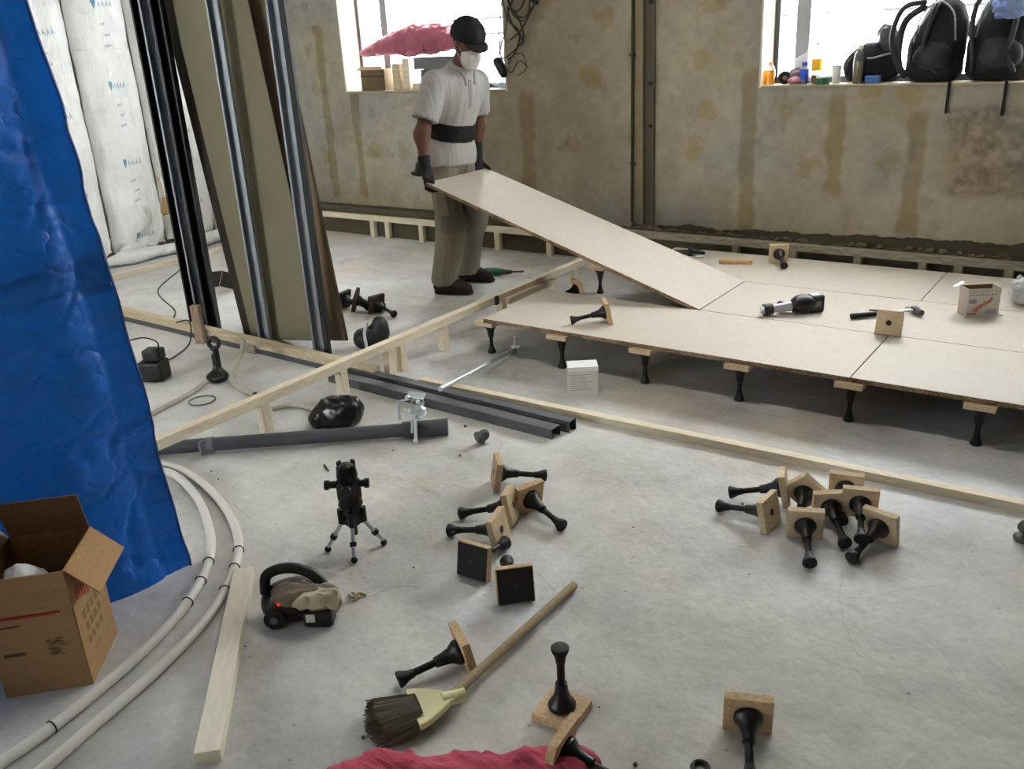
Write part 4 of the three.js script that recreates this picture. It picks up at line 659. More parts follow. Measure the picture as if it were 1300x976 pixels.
one('grey_hose', tube([[-0.42, 0.012, 1.05], [-0.38, 0.012, 0.98], [-0.3, 0.012, 0.96], [-0.2, 0.014, 0.98], [-0.12, 0.03, 1.02]], 0.012, 40, 8), pvc, 'short pale hose end touching the shiny black bag', 'hose');
{
  const t = thing('tool_bag', 'black and white tool bag lying on the slab just behind the joist', 'bag', [-0.62, 0, 0.17], 0.3);
  part('bag', nets(rough(blend(0.04, ell([-0.02, 0.06, 0.02], [0.075, 0.06, 0.07]), ell([0.05, 0.1, 0.0], [0.045, 0.08, 0.05])), 0.01, 24), [-0.14, -0.004, -0.1], [0.14, 0.2, 0.13], 0.008), std(0x1a1b20, 0.5), t);
  part('strap', tube([[-0.01, 0.145, 0.03], [0.0, 0.11, 0.085], [0.01, 0.05, 0.098], [0.015, 0.012, 0.1]], 0.009, 24, 8), std(0xc6c6c6, 0.5), t, 'white strap');
}
one('green_glove', nets(rough(blend(0.02, ell([0, 0.018, 0], [0.09, 0.02, 0.04]), ell([0.06, 0.016, 0.02], [0.04, 0.016, 0.02])), 0.006, 40), [-0.12, 0.0, -0.06], [0.12, 0.05, 0.06], 0.006), std(0x24402f, 0.8), 'dark green glove on the slab left of the black and white tool bag', 'glove', [-1.0, 0, 0.11], 0.3);
{ const t = thing('green_tool', 'green handled hand tool on the slab behind the worker\'s shoes', 'tool', [-0.93, 0, -1.37], 0.35);
  part('grip', nets(blend(0.02, cap([-0.06, 0.03, 0], [0.06, 0.03, 0], 0.026, 0.02), ell([0, 0.025, 0], [0.05, 0.025, 0.03])), [-0.11, -0.002, -0.05], [0.11, 0.07, 0.05], 0.006), std(0x1f6a4c, 0.5), t); part('tip', [bar([0.07, 0.025, 0], [0.12, 0.03, 0], 0.018, 10, 0.012), bar([0.12, 0.03, 0], [0.2, 0.03, -0.01], 0.006, 8)], darkSteel, t); }
{ const t = thing('brown_bag', 'brown and black cloth bag beside the tarp in front of the insulation', 'bag', [-3.3, 0, 0.13], 0.4);
  part('bag', nets(rough(blend(0.05, ell([0, 0.1, 0], [0.1, 0.1, 0.1]), ell([-0.05, 0.19, -0.02], [0.06, 0.09, 0.06])), 0.012, 20), [-0.16, -0.002, -0.16], [0.16, 0.32, 0.16], 0.01), std(0x564633, 0.85), t); part('strap', tube([[-0.06, 0.26, 0.03], [-0.02, 0.24, 0.09], [0.05, 0.15, 0.105], [0.09, 0.05, 0.08]], 0.012, 24, 8), blackCloth, t); }
{ const t = thing('brush', 'small tan brush hanging by the insulation left of the stud bundle', 'brush', [-3.78, 0.33, -0.86], 0.3);
  part('head', turn(lathe([[0, 0], [0.045, 0.0], [0.06, 0.03], [0.03, 0.1], [0.012, 0.14], [0, 0.14]], 16), 0, 0, 0.2), std(0x9a7f4e, 0.8), t); part('handle', bar([-0.025, 0.13, 0], [-0.05, 0.3, 0], 0.009, 10), oldPineMat, t); }
// pebbles and plaster crumbs on the slab
{ const g = []; for (let i = 0; i < 22; i++) { const s = rr(0.002, 0.0065), q = new THREE.IcosahedronGeometry(s, 0); q.translate(rr(-0.3, 2.4), s * 0.7, rr(0.75, 2.4)); g.push(q); }
  const m = one('crumbs', g, std(0x55534e, 0.9), 'scattered tiny crumbs and grit on the bare slab', 'debris'); m.userData.kind = 'stuff'; }
{ const t = thing('wood_splinter', 'dark thin splinter lying on the slab below the grey pipe', 'splinter', [0.24, 0, 1.35], -0.5); part('stick', bar([-0.03, 0.005, 0], [0.03, 0.006, 0], 0.005, 6, 0.003), std(0x33302c, 0.8), t); }
// ---------------------------------------------------------------- things on the right window sill
const SY = 1.1665;
function bottle(name, label, x, z, prof, liquid, lvl, capC, capY) {
  const t = thing(name, label, 'bottle', [x, SY, z]);
  const pet = new THREE.MeshPhysicalMaterial({ color: 0xf4f6f6, roughness: 0.08, transmission: 0.95, thickness: 0 });
  part('shell', lathe(prof, 24), pet, t);
  if (liquid) part('drink', lathe([[0, 0.004], ...prof.filter(([r, y]) => y < lvl && r > 0).map(([r, y]) => [r - 0.0025, y + 0.003]), [prof[2][0] - 0.003, lvl], [0, lvl]], 24), new THREE.MeshPhysicalMaterial({ color: liquid, roughness: 0.15, transmission: 0.65, thickness: 0 }), t);
  part('cap', cyl(0.0155, 0.0155, 0.02, 0, capY, 0, 18), std(capC, 0.5), t); return t;
}
const petProf = (h, r) => [[0, 0], [r * 0.9, 0], [r, 0.012], [r, h * 0.3], [r * 0.94, h * 0.34], [r, h * 0.4], [r, h * 0.62], [r * 0.8, h * 0.78], [0.014, h * 0.92], [0.013, h]];
bottle('drink_bottle', 'half full orange juice bottle at the left end of the window sill', 0.627, -2.215, petProf(0.125, 0.03), 0xffcf2e, 0.085, 0xe8b48c, 0.112);
bottle('drink_bottle', 'tall clear bottle with yellow label standing on the sill left of centre', 0.907, -2.23, petProf(0.225, 0.032), 0xa86a3a, 0.05, 0xf4f4f0, 0.215).add(part('label', lathe([[0.0328, 0.075], [0.0328, 0.14]], 24), std(0xf2b410, 0.5), new THREE.Group()));
bottle('drink_bottle', 'tall clear bottle of pale tea standing before the black bags', 1.152, -2.215, petProf(0.2, 0.032), 0x9c8d62, 0.12, 0xe9ece6, 0.19);
bottle('drink_bottle', 'small bottle with blue label between orange and yellow drinks', 0.842, -2.2, petProf(0.12, 0.024), 0x9fb8d8, 0.04, 0x2a56c4, 0.106).add(part('label', lathe([[0.0246, 0.03], [0.0246, 0.085]], 24), std(0x1f50c8, 0.5), new THREE.Group()));
{ const t = thing('spray_cup', 'small white cup on the sill right of the green tin', 'cup', [1.02, SY, -2.24]); part('cup', lathe([[0, 0.002], [0.022, 0], [0.03, 0.1], [0.028, 0.1], [0.02, 0.004]], 20), std(0xe3e5e2, 0.5), t); part('rim', new THREE.TorusGeometry(0.029, 0.002, 6, 20).rotateX(Math.PI / 2).translate(0, 0.1, 0), whitePlastic, t); }
{ const t = thing('round_tin', 'low green tin on the front of the sill', 'tin', [0.962, SY, -2.18]); part('can', cyl(0.038, 0.038, 0.035, 0, 0, 0, 24), std(0x1d5b3a, 0.4), t); part('lid', cyl(0.039, 0.039, 0.01, 0, 0.035, 0, 24), std(0xb9c4b8, 0.4), t); }
{ const t = thing('tape_roll', 'small black object on the sill right of the orange juice', 'tape', [0.725, SY, -2.2]); part('roll', turn(new THREE.TorusGeometry(0.026, 0.014, 10, 22), 0.1, 0.4).translate(0, 0.04, 0), blackRubber, t); part('core', turn(cyl(0.014, 0.014, 0.026, 0, -0.013, 0, 16), Math.PI / 2 + 0.1, 0.4).translate(0, 0.04, 0), std(0x8d7a66, 0.7), t); }
one('snack_packet', nets(rough(ell([0, 0.022, 0], [0.045, 0.022, 0.03]), 0.01, 50), [-0.07, 0, -0.05], [0.07, 0.06, 0.05], 0.005), std(0xb0707c, 0.4), 'small pinkish packet on the sill before the blue bottle', 'packet', [0.79, SY, -2.19]);
{ const t = thing('blue_box', 'small flat blue box on the sill before the black bags', 'box', [1.243, SY, -2.19]); part('tray', box(0.078, 0.028, 0.05, 0, 0.014, 0, 0.004), std(0x1c4f96, 0.4), t); part('lid', box(0.08, 0.014, 0.052, 0, 0.035, 0, 0.004), std(0x2a67b4, 0.4), t); }
const filmBag = new THREE.MeshPhysicalMaterial({ color: 0xd8d8da, roughness: 0.3, transmission: 0.6, thickness: 0 });
one('plastic_bag', nets(rough(blend(0.05, ell([-0.05, 0.07, 0], [0.08, 0.08, 0.045]), ell([0.03, 0.14, 0], [0.06, 0.1, 0.04]), ell([0.09, 0.2, 0.0], [0.03, 0.07, 0.025])), 0.025, 22), [-0.18, 0.0, -0.08], [0.18, 0.32, 0.08], 0.009), filmBag, 'translucent carrier bag slumped on the sill behind the bottles', 'bag', [0.855, SY, -2.30]);
one('paper_cloth', nets(rough(blend(0.03, ell([0, 0.045, 0], [0.05, 0.05, 0.035]), ell([-0.04, 0.03, 0.01], [0.04, 0.03, 0.03])), 0.012, 40), [-0.1, 0, -0.06], [0.1, 0.13, 0.06], 0.007), std(0x74666c, 0.7), 'dark pinkish crumpled cloth on the sill behind the blue bottle', 'cloth', [0.80, SY, -2.235]);
const nylon = std(0x08080a, 0.85, { bumpMap: grainBump, bumpScale: 0.0015 }), trim = std(0x77797e, 0.5);
{
  const t = thing('black_bag', 'low black sports bag with grey trim on the sill left of the backpacks', 'bag', [1.222, SY, -2.29]);
  part('bag', nets(rough(blend(0.06, ell([-0.09, 0.085, 0], [0.09, 0.09, 0.06]), ell([0.05, 0.085, 0], [0.1, 0.085, 0.055]), ell([-0.02, 0.15, 0], [0.08, 0.07, 0.05])), 0.012, 18), [-0.24, 0.0, -0.11], [0.24, 0.28, 0.11], 0.009), nylon, t);
  part('piping', tube([[-0.11, 0.165, 0.04], [-0.02, 0.135, 0.062], [0.08, 0.155, 0.062], [0.15, 0.165, 0.05]], 0.006, 30, 6), trim, t);
}
one('black_bag', nets(rough(blend(0.03, ell([0, 0, 0], [0.055, 0.05, 0.04]), ell([0.02, -0.05, 0], [0.05, 0.05, 0.04])), 0.014, 30), [-0.1, -0.12, -0.07], [0.1, 0.09, 0.07], 0.008), std(0x3a3b42, 0.4), 'small crumpled dark bag on top of the low sports bag', 'bag', [1.275, SY + 0.268, -2.275]);
function backpack(label, x, w, h, s) {
  const t = thing('backpack', label, 'backpack', [x, SY, -2.285]);
  part('body', nets(rough(blend(0.05, ell([0, h * 0.36, 0], [w, h * 0.42, 0.085]), ell([s * 0.03, h * 0.66, -0.01], [w * 0.82, h * 0.36, 0.065]), ell([0, 0.055, 0.01], [w * 0.95, 0.07, 0.09])), 0.01, 16), [-w * 1.3, -0.0, -0.13], [w * 1.3, h * 1.12, 0.13], 0.011), nylon, t);
  part('front_pocket', nets(rough(ell([0, h * 0.28, 0.06], [w * 0.72, h * 0.24, 0.05]), 0.006, 20), [-w, 0.005, 0], [w, h * 0.6, 0.13], 0.01), std(0x101114, 0.55), t);
  for (const k of [-1, 1]) part('shoulder_strap', tube([[k * w * 0.25 - s * 0.03, h * 0.98, 0.03], [k * w * 0.55 - s * 0.09, h * 0.92, 0.07], [k * w * 0.6 - s * 0.13, h * 0.6, 0.085], [k * w * 0.5 - s * 0.12, h * 0.32, 0.09], [k * w * 0.6 - s * 0.05, h * 0.1, 0.09]], 0.015, 40, 8), std(0x222327, 0.6), t);
  part('zip', tube([[-w * 0.7, h * 0.5, 0.07], [-w * 0.5, h * 0.83, 0.06], [0, h * 0.97, 0.05], [w * 0.5, h * 0.85, 0.06], [w * 0.72, h * 0.5, 0.07]], 0.005, 40, 6), trim, t);
  part('grab_loop', new THREE.TorusGeometry(0.03, 0.008, 8, 20).translate(0, h * 1.02, 0), blackCloth, t); return t;
}
const bpk = backpack('black backpack with arched straps, left of the two on the sill', 1.545, 0.15, 0.43, 1);
part('hanging_strap', box(0.016, 0.17, 0.005, 0.118, -0.075, 0.155, 0.001), blackCloth, bpk, 'black strap hanging over the sill edge');
part('arched_strap', tube([[-0.07, 0.4, 0.02], [-0.16, 0.33, 0.05], [-0.185, 0.2, 0.06], [-0.17, 0.08, 0.06], [-0.13, 0.03, 0.06]], 0.02, 40, 10), std(0x232428, 0.6), bpk);
const bp2 = backpack('large black backpack at the right edge of the sill with blue cloth on top', 1.87, 0.17, 0.45, 0.3);
part('hanging_strap', box(0.016, 0.18, 0.005, 0.07, -0.08, 0.155, 0.001), blackCloth, bp2, 'black strap hanging over the sill edge');
one('blue_cloth', nets(rough(blend(0.03, ell([0, 0, 0], [0.075, 0.065, 0.05]), ell([0.05, 0.03, 0.01], [0.05, 0.05, 0.045])), 0.045, 30), [-0.13, -0.11, -0.09], [0.14, 0.13, 0.09], 0.008), std(0x7d93bd, 0.8), 'crumpled light blue cloth stuffed on top of the right backpack', 'cloth', [1.905, SY + 0.385, -2.165]);
// ---------------------------------------------------------------- things on the left window sill
{
  const pts = rough(blend(0.07, ell([-2.52, 0.345, 0], [0.33, 0.05, 0.085], [0, 0, 0.2]), ell([-2.1, 0.40, 0], [0.36, 0.075, 0.09], [0, 0, -0.03]), ell([-1.85, 0.36, 0], [0.2, 0.07, 0.08]), ell([-2.3, 0.31, 0], [0.3, 0.05, 0.08])), 0.03, 19);
  one('pink_sack', nets((x, y, z) => pts(x, y, z), [-2.92, 0.2, -0.13], [-1.6, 0.55, 0.13], 0.013), std(0xa8596e, 0.5), 'pink plastic sack heaped on boxes on the left window sill', 'sack', [0, SY, -2.265]);
  const b = (w, h, d, x, y, z, r) => at(box(w, h, d, 0, h / 2, 0, 0.004), x, y, z);
  const t = thing('cardboard_box', 'brown cardboard box on the left window sill under the pink sack', 'box', [-2.68, SY, -2.27]); part('body', b(0.26, 0.165, 0.14, 0, 0, 0), std(0x6b5a40, 0.85), t); part('flap', turn(box(0.26, 0.004, 0.07), 0.4).translate(0, 0.172, 0.09), std(0x8a7656, 0.85), t); part('tape', box(0.262, 0.012, 0.001, 0, 0.11, 0.0706, 0), std(0x3c3226, 0.6), t);
  one('wood_block', b(0.075, 0.2, 0.12, 0, 0, 0), oldPineMat, 'upright pale wood block beside the cardboard box in the left window', 'block', [-2.43, SY, -2.27]);
  one('wood_block', b(0.07, 0.235, 0.1, 0, 0, 0), pineMat, 'taller pale wood block right of the box in the left window', 'block', [-2.335, SY, -2.27]);
  one('wood_block', b(0.2, 0.025, 0.1, 0, 0, 0), pineMat, 'lower flat pale wood piece in the left window', 'block', [-2.18, SY, -2.27]);
  one('wood_block', b(0.19, 0.022, 0.09, 0, 0, 0), oldPineMat, 'upper flat wood piece stacked in the left window', 'block', [-2.185, SY + 0.0255, -2.27]);
  one('grey_carton', b(0.44, 0.09, 0.1, 0, 0, 0), std(0x6f7274, 0.7), 'grey carton under the pink sack behind the worker\'s shoulder', 'carton', [-2.04, SY + 0.15, -2.29]);
  one('grey_carton', b(0.3, 0.1, 0.1, 0, 0, 0), std(0x5d6062, 0.7), 'lower dark grey carton behind the worker\'s shoulder', 'carton', [-2.05, SY + 0.0485, -2.29]);
  one('clear_bag', nets(rough(blend(0.03, ell([0, 0.11, 0], [0.09, 0.11, 0.07]), ell([0.01, 0.24, 0], [0.07, 0.09, 0.05])), 0.045, 30), [-0.14, 0.0, -0.11], [0.14, 0.36, 0.11], 0.01), new THREE.MeshPhysicalMaterial({ color: 0xc2c6cf, roughness: 0.3, transmission: 0.6, thickness: 0 }), 'bluish translucent bag at the right end of the left window', 'bag', [-1.43, SY, -2.27]);
}
// ---------------------------------------------------------------- cables hanging beside the left window
{
  const t = thing('cable_bundle', 'tangled dark cables hanging down the wall at the right of the left window', 'cables', [-1.18, 1.5, -2.13]);
  const cabM = std(0x3a352e, 0.7), run = (p, r = 0.006) => part('cable', tube(p.map(([x, y, z = 0.01]) => [x, y, z]), r, 60, 6), cabM, t);
  run([[0.06, 1.1], [0.07, 0.5], [0.1, 0.28, 0.03], [0.03, 0.18, 0.03], [-0.06, 0.22, 0.02], [-0.02, 0.1, 0.03], [0.03, 0.02, 0.02], [-0.03, -0.1, 0.02], [-0.08, -0.13, 0.015]]);
  run([[0.02, 1.1], [0.0, 0.5], [-0.05, 0.26, 0.03], [0.05, 0.12, 0.04], [0.07, 0.0, 0.03], [0.0, -0.06, 0.03], [-0.1, -0.12, 0.02]]);
  run([[0.14, 1.1], [0.17, 0.6], [0.2, 0.3, 0.02], [0.12, 0.15, 0.03], [0.05, 0.06, 0.03], [-0.05, 0.0, 0.02]]);
  run([[0.1, 1.1], [0.12, 0.5], [0.02, 0.3, 0.03], [-0.06, 0.14, 0.03], [0.02, 0.06, 0.02], [0.06, -0.02, 0.02]]);
  run([[0.0, 1.1], [-0.02, 0.6], [0.06, 0.34, 0.04], [0.13, 0.26, 0.03], [0.09, 0.12, 0.03], [0.0, 0.16, 0.04], [-0.04, 0.28, 0.02], [0.04, 0.33, 0.02]], 0.005);
  run([[0.16, 1.1], [0.15, 0.6], [0.08, 0.36, 0.03], [-0.02, 0.32, 0.03], [-0.03, 0.2, 0.03], [0.08, 0.14, 0.03], [0.14, 0.2, 0.02]], 0.005);
  run([[-0.02, 1.1], [-0.06, 0.6], [-0.1, 0.3, 0.02], [-0.07, 0.1, 0.03], [-0.12, -0.02, 0.03], [-0.15, -0.1, 0.03]], 0.004);
  run([[-0.05, 1.1], [-0.08, 0.5], [-0.12, 0.2, 0.02], [-0.14, 0.0, 0.03], [-0.12, -0.14, 0.03], [-0.06, -0.22, 0.02], [0.02, -0.14, 0.02], [0.09, -0.19, 0.015]], 0.004);
  run([[-0.07, -0.16, 0.03], [-0.02, -0.1, 0.03], [0.05, -0.1, 0.02], [0.07, -0.2, 0.02], [0.0, -0.24, 0.02]], 0.0035);
  part('connector', turn(box(0.06, 0.025, 0.03, 0, 0, 0, 0.005), 0, 0, -0.5).translate(0.17, 0.24, 0.03), blackPlastic, t);
  part('black_plug', [turn(box(0.05, 0.12, 0.05, 0, 0, 0, 0.01), 0, 0, 0.5).translate(-0.14, -0.17, 0.04), sph(0.028, -0.11, -0.225, 0.04)], blackPlastic, t);
}
// ---------------------------------------------------------------- the worker, bent over the panel's raised end
{
  const O = [-0.93, 0, -0.99];                                         // the figure's base; everything below is given in room coordinates
  const t = thing('person', 'person in white polo shirt, black cap, face mask and grey trousers lifting a floor panel', 'person', O);
  const put = (name, g, m, label, parent = t) => part(name, (Array.isArray(g) ? g : [g]).map((q) => q.translate(-O[0], -O[1], -O[2])), m, parent, label);
  // head frame: x forward, y up, z to the figure's right
  const HC = V(-0.705, 1.492, -0.945), HM = new THREE.Matrix4().makeRotationFromEuler(new THREE.Euler(0, -0.40, -0.42, 'YXZ')).setPosition(HC), HI = HM.clone().invert().elements;
  const head = (f) => (x, y, z) => f(HI[0] * x + HI[4] * y + HI[8] * z + HI[12], HI[1] * x + HI[5] * y + HI[9] * z + HI[13], HI[2] * x + HI[6] * y + HI[10] * z + HI[14]);
  const toRoom = (x, y, z) => { const p = V(x, y, z).applyMatrix4(HM); return [p.x, p.y, p.z]; };
  const skull = blend(0.03, ell([-0.012, 0.03, 0], [0.096, 0.1, 0.076]), ell([0.03, -0.05, 0], [0.062, 0.068, 0.056]), ell([0.055, -0.095, 0], [0.026, 0.022, 0.03]));
  const sockets = (x, y, z) => Math.min(ell([0.1, 0.012, 0.033], [0.02, 0.013, 0.02])(x, y, z), ell([0.1, 0.012, -0.033], [0.02, 0.013, 0.02])(x, y, z));
  const face = (x, y, z) => smin(smin(Math.max(skull(x, y, z), -sockets(x, y, z) * 0.8), cap([0.088, 0.014, 0], [0.108, -0.028, 0], 0.008, 0.013)(x, y, z), 0.012), Math.min(ell([-0.006, -0.004, 0.078], [0.021, 0.032, 0.011], [0.15, 0, 0.2])(x, y, z), ell([-0.006, -0.004, -0.078], [0.021, 0.032, 0.011], [-0.15, 0, 0.2])(x, y, z)), 0.008);
  const nk0 = [-0.80, 1.335, -0.955], nk1 = toRoom(-0.03, -0.06, 0), neck = cap(nk0, nk1, 0.062, 0.053);
  const R = { sh: [-0.85, 1.285, -0.78], el: [-0.885, 1.015, -0.675], wr: [-0.855, 0.845, -0.645] }, L = { sh: [-0.80, 1.275, -1.135], el: [-0.865, 1.015, -1.19], wr: [-0.855, 0.865, -1.16] };
  const leg = (h, k, a, r0, r1, r2) => blend(0.05, cap(h, k, r0, r1), cap(k, a, r1, r2));
  const hipR = [-0.935, 0.82, -0.885], hipL = [-0.935, 0.82, -1.055], knR = [-0.87, 0.45, -0.865], knL = [-0.865, 0.45, -1.085], anR = [-0.965, 0.09, -0.868], anL = [-1.01, 0.09, -1.165];
  const q = [0, 0, -0.28], chest = ell([-0.835, 1.18, -0.955], [0.105, 0.17, 0.155], q), belly = ell([-0.905, 0.97, -0.965], [0.1, 0.15, 0.14], q);
  const bodyF = blend(0.05, chest, belly, neck, cap(R.sh, R.el, 0.05, 0.04), cap(R.el, R.wr, 0.041, 0.028), cap(L.sh, L.el, 0.05, 0.04), cap(L.el, L.wr, 0.041, 0.028), ell([-0.935, 0.85, -0.97], [0.1, 0.1, 0.14]), leg(hipR, knR, anR, 0.075, 0.052, 0.036), leg(hipL, knL, anL, 0.075, 0.052, 0.036));
  const figure = (x, y, z) => smin(bodyF(x, y, z), head(face)(x, y, z), 0.02);
  const lowBody = nets(figure, [-1.15, 0.03, -1.35], [-0.5, 1.395, -0.58], 0.012), headG = nets((x, y, z) => Math.max(smin(head(face)(x, y, z), neck(x, y, z), 0.02), 1.372 - y), [-0.9, 1.34, -1.12], [-0.5, 1.68, -0.78], 0.005);
  put('body', [lowBody, headG], skin);
  for (const s of [1, -1]) { const e = put('eye', sph(0.0095, ...toRoom(0.083, 0.012, s * 0.033)), std(0x1c1512, 0.3)); put('eyebrow', bar(toRoom(0.092, 0.033, s * 0.02), toRoom(0.08, 0.034, s * 0.05), 0.004, 6), std(0x15110f, 0.8)); }
  put('hair', nets(head((x, y, z) => Math.max(ell([-0.022, 0.03, 0], [0.096, 0.1, 0.081])(x, y, z), y - 0.05, -y - 0.045 + (x + 0.06) * 0.5, x - 0.0 - (y > 0.02 ? 0.03 : 0))), [-0.9, 1.36, -1.12], [-0.5, 1.68, -0.78], 0.006), std(0x0e0d0d, 0.7));
  const capM = std(0x101113, 0.85, { bumpMap: grainBump, bumpScale: 0.001 });
  const cp = put('cap', nets(head((x, y, z) => Math.max(blend(0.03, ell([-0.012, 0.055, 0], [0.115, 0.095, 0.094]), ell([-0.05, 0.05, 0], [0.085, 0.085, 0.088]))(x, y, z), 0.03 + x * 0.06 - y)), [-0.92, 1.38, -1.12], [-0.5, 1.72, -0.78], 0.006), capM);
  put('brim', nets(head((x, y, z) => Math.max(ell([0.08, 0.034, 0], [0.075, 0.013, 0.075], [0, 0, -0.22])(x, y, z), 0.05 - x)), [-0.75, 1.36, -1.1], [-0.5, 1.6, -0.8], 0.005), capM);
  const maskF = (x, y, z) => Math.max(grow(blend(0.03, ell([0.032, -0.05, 0], [0.064, 0.07, 0.058]), cap([0.09, 0.004, 0], [0.106, -0.03, 0], 0.01, 0.014), ell([0.06, -0.095, 0], [0.026, 0.022, 0.03])), 0.006)(x, y, z), 0.028 - x, y - 0.0 - (0.1 - x) * 0.12, -0.118 - y);
  put('face_mask', nets(head(maskF), [-0.8, 1.32, -1.08], [-0.5, 1.56, -0.8], 0.005), std(0xd8d5d4, 0.8));
  for (const s of [1, -1]) put('ear_loop', [tube([toRoom(0.03, -0.02, s * 0.062), toRoom(0.01, -0.005, s * 0.074), toRoom(-0.022, 0.01, s * 0.083)], 0.002, 12, 5), tube([toRoom(0.03, -0.075, s * 0.06), toRoom(0.01, -0.05, s * 0.07), toRoom(-0.022, -0.02, s * 0.082)], 0.002, 12, 5)], std(0xd8d5d4, 0.8));
  // shirt: boxy polo, short sleeves
  const sleeve = (a, b, r0, r1) => { const d = V(b[0] - a[0], b[1] - a[1], b[2] - a[2]).normalize(), e = d.x * b[0] + d.y * b[1] + d.z * b[2]; const c2 = cap(a, [b[0] + d.x * 0.05, b[1] + d.y * 0.05, b[2] + d.z * 0.05], r0, r1); return inter(c2, plane([d.x, d.y, d.z], e)); };
  const torso = blend(0.07, ell([-0.845, 1.17, -0.955], [0.132, 0.2, 0.182], q), ell([-0.915, 0.97, -0.965], [0.128, 0.19, 0.165], q), ell([-0.935, 0.85, -0.97], [0.152, 0.15, 0.2]), cap([-0.838, 1.285, -0.81], [-0.81, 1.28, -1.11], 0.075, 0.072), cap(nk0, [-0.79, 1.365, -0.955], 0.075, 0.066));
  const shirtF = cut(inter(blend(0.03, torso, sleeve(R.sh, [-0.875, 1.095, -0.70], 0.078, 0.082), sleeve(L.sh, [-0.845, 1.10, -1.175], 0.074, 0.076)), (x, y, z) => 0.805 + (z + 0.97) * 0.05 - y), cap([-0.785, 1.36, -0.955], [-0.70, 1.5, -0.945], 0.056, 0.07));
  const shirtM = std(0xb4b2b0, 0.85, { bumpMap: grainBump, bumpScale: 0.0008 });
  put('shirt', nets((x, y, z) => { const d = shirtF(x, y, z); return Math.abs(d) > 0.05 ? d : d + 0.02 * n3(x * 9, y * 5 + x * 5, z * 9) + 0.01 * n3(x * 22, y * 14, z * 22); }, [-1.12, 0.78, -1.32], [-0.62, 1.44, -0.56], 0.0085), shirtM);
  const front = (y, z) => { let x = -0.5; while (x > -1 && shirtF(x, y, z) > 0.002) x -= 0.002; return x; };
  put('collar', [1, -1].map((s) => tube([[-0.85, 1.375, -0.955 + s * 0.04], [-0.80, 1.378, -0.955 + s * 0.08], [front(1.35, -0.955 + s * 0.07), 1.355, -0.955 + s * 0.07], [front(1.325, -0.945 + s * 0.045) + 0.002, 1.325, -0.945 + s * 0.045], [front(1.27, -0.94 + s * 0.035) + 0.002, 1.27, -0.94 + s * 0.035]], 0.013, 28, 8)), shirtM);
  put('placket', [-1, 1].map((s) => tube([1.3, 1.26, 1.22, 1.18, 1.14].map((y) => [front(y, -0.93 + s * 0.008) + 0.001, y, -0.93 + s * 0.008]), 0.006, 16, 6)), std(0xa5a2a0, 0.85));
  // trousers
  const legT = (h, k, a) => blend(0.06, cap(h, k, 0.102, 0.083), cap(k, a, 0.083, 0.08));
  const trouserF = inter(blend(0.05, ell([-0.935, 0.85, -0.97], [0.128, 0.13, 0.165]), legT(hipR, knR, [-0.96, 0.10, -0.868]), legT(hipL, knL, [-1.0, 0.10, -1.16])), (x, y, z) => Math.max(y - 0.93, 0.062 - y));
  put('trousers', nets((x, y, z) => { const d = trouserF(x, y, z); return Math.abs(d) > 0.06 ? d : d + 0.026 * n3(x * 9, y * 8, z * 9) + 0.012 * n3(x * 20, y * 26, z * 20); }, [-1.16, 0.05, -1.32], [-0.7, 0.94, -0.7], 0.0095), std(0x8c8677, 0.9, { bumpMap: grainBump, bumpScale: 0.001 }));
  put('knee_pad', [nets((x, y, z) => Math.max(grow(legT(hipR, knR, [-0.96, 0.1, -0.868]), 0.008)(x, y, z), Math.abs(y - 0.47) - 0.05, -0.87 - x), [-0.9, 0.38, -1.0], [-0.74, 0.56, -0.74], 0.008)], std(0x7c766a, 0.9));
  // support belt over the shirt, pouches behind
  const ax = V(0.28, 0.96, 0), bf = (h) => (x, y, z) => Math.max(grow(torso, 0.008)(x, y, z), Math.abs(ax.x * (x + 0.905) + ax.y * (y - 1.03)) - h);
  put('belt', nets(bf(0.052), [-1.12, 0.86, -1.2], [-0.68, 1.16, -0.72], 0.008), blackCloth); 
  put('buckle', turn(box(0.05, 0.045, 0.012, 0, 0, 0, 0.004), 0, 1.1, 0).translate(-0.768, 1.012, -0.9), std(0x16171a, 0.5));
  const pouch = put('pouch', nets(blend(0.02, ell([-1.065, 0.93, -0.9], [0.035, 0.085, 0.06]), ell([-1.055, 1.0, -0.9], [0.03, 0.04, 0.05])), [-1.14, 0.82, -1.0], [-0.98, 1.07, -0.8], 0.008), std(0x14161d, 0.6)); put('pouch_clip', sph(0.014, -1.095, 0.965, -0.86), whitePlastic, 'white clip');
  put('nail_bag', nets(blend(0.02, cap([-1.05, 0.86, -0.92], [-1.09, 0.79, -0.9], 0.04, 0.05), ell([-1.12, 0.755, -0.89], [0.06, 0.02, 0.04])), [-1.22, 0.7, -1.0], [-0.98, 0.93, -0.8], 0.008), std(0x2a261f, 0.8));
  // gloves: palm, four bent fingers under the panel, thumb over it
  function glove(w, zc, s) {
    const parts = [cap([w[0], w[1] + 0.02, w[2]], [w[0] + 0.002, w[1] - 0.03, (w[2] + zc) / 2], 0.033, 0.029)];
    const zs = [-0.0315, -0.0105, 0.0105, 0.0315].map((k) => zc + k * s), len = [0.88, 1.0, 0.96, 0.8];
    for (const z of zs) parts.push(cap([w[0] + 0.002, w[1] - 0.03, mix(w[2], z, 0.6)], [-0.8475, 0.748, z], 0.016, 0.0135));
    const palm = blend(0.022, ...parts), fs = zs.map((z, i) => { const l = len[i] * 0.045, x0 = -0.846; return blend(0.006, cap([-0.8475, 0.75, z], [x0, 0.713, z], 0.0118, 0.0108), cap([x0, 0.713, z], [x0 + 0.6 * l, 0.7035, z], 0.0108, 0.0102), cap([x0 + 0.6 * l, 0.7035, z], [x0 + l * 1.35, 0.699 - l * 0.05, z], 0.0102, 0.009)); });
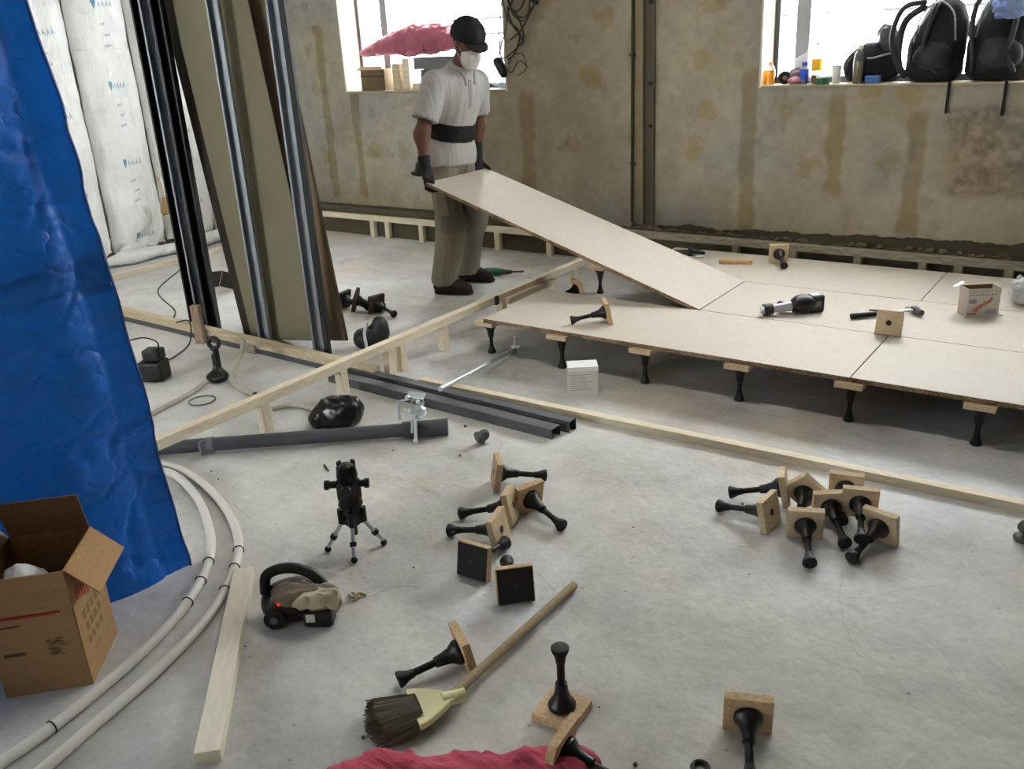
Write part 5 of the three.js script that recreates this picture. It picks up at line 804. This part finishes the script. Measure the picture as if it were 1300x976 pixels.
    const zt = zc + 0.05 * s, th = blend(0.008, cap([-0.85, 0.80, zc + 0.026 * s], [-0.836, 0.776, zt], 0.015, 0.0135), cap([-0.836, 0.776, zt], [-0.805, 0.7605, zt - 0.006 * s], 0.0125, 0.0115), cap([-0.805, 0.7605, zt - 0.006 * s], [-0.782, 0.753, zt - 0.012 * s], 0.0115, 0.0095));
    const f = (x, y, z) => { let d = palm(x, y, z); for (const g of fs) d = smin(d, g(x, y, z), 0.004); return smin(d, th(x, y, z), 0.012); };
    const g = nets(f, [-0.91, 0.68, zc - 0.085], [-0.75, w[1] + 0.06, zc + 0.085], 0.0032), cuff = bar([w[0], w[1] + 0.012, w[2]], [w[0] - 0.008, w[1] + 0.052, w[2] - 0.004 * s], 0.036, 18, 0.038);
    const m = put('glove', g, std(0x131417, 0.7)); put('cuff', cuff, std(0x1e1f23, 0.8));
  }
  glove(R.wr, -0.663, 1); glove(L.wr, -1.145, -1);
  // shoes
  function shoe(hx, hz, tx, tz) {
    const d = V(tx - hx, 0, tz - hz).normalize(), l = Math.hypot(tx - hx, tz - hz), P = (a, y, b = 0) => [hx + d.x * a - d.z * b, y, hz + d.z * a + d.x * b], F = blend(0.04, cap(P(0.045, 0.05), P(l * 0.55, 0.05), 0.042, 0.042), cap(P(l * 0.5, 0.045), P(l - 0.05, 0.038), 0.042, 0.038), cap(P(0.055, 0.05), P(0.06, 0.11), 0.045, 0.046));
    const lo = [Math.min(hx, tx) - 0.08, 0.012, Math.min(hz, tz) - 0.1], hi = [Math.max(hx, tx) + 0.08, 0.14, Math.max(hz, tz) + 0.1];
    put('shoe', nets((x, y, z) => Math.max(F(x, y, z), 0.018 - y, y - 0.12), lo, hi, 0.007), std(0x2c2019, 0.65));
    const G2 = cap(P(0.045, 0), P(l - 0.048, 0), 0.045, 0.044); put('sole', nets((x, y, z) => Math.max(G2(x, 0, z), y - 0.02, 0.001 - y), [lo[0], -0.008, lo[2]], [hi[0], 0.036, hi[2]], 0.007), std(0x1a1512, 0.7));
  }
  shoe(-1.035, -0.848, -0.775, -0.925); shoe(-1.085, -1.155, -0.835, -1.24);
}
// ----------------------------------------------------------------
shade(scene);
scene.updateMatrixWorld(true);
renderer.render(scene, camera);
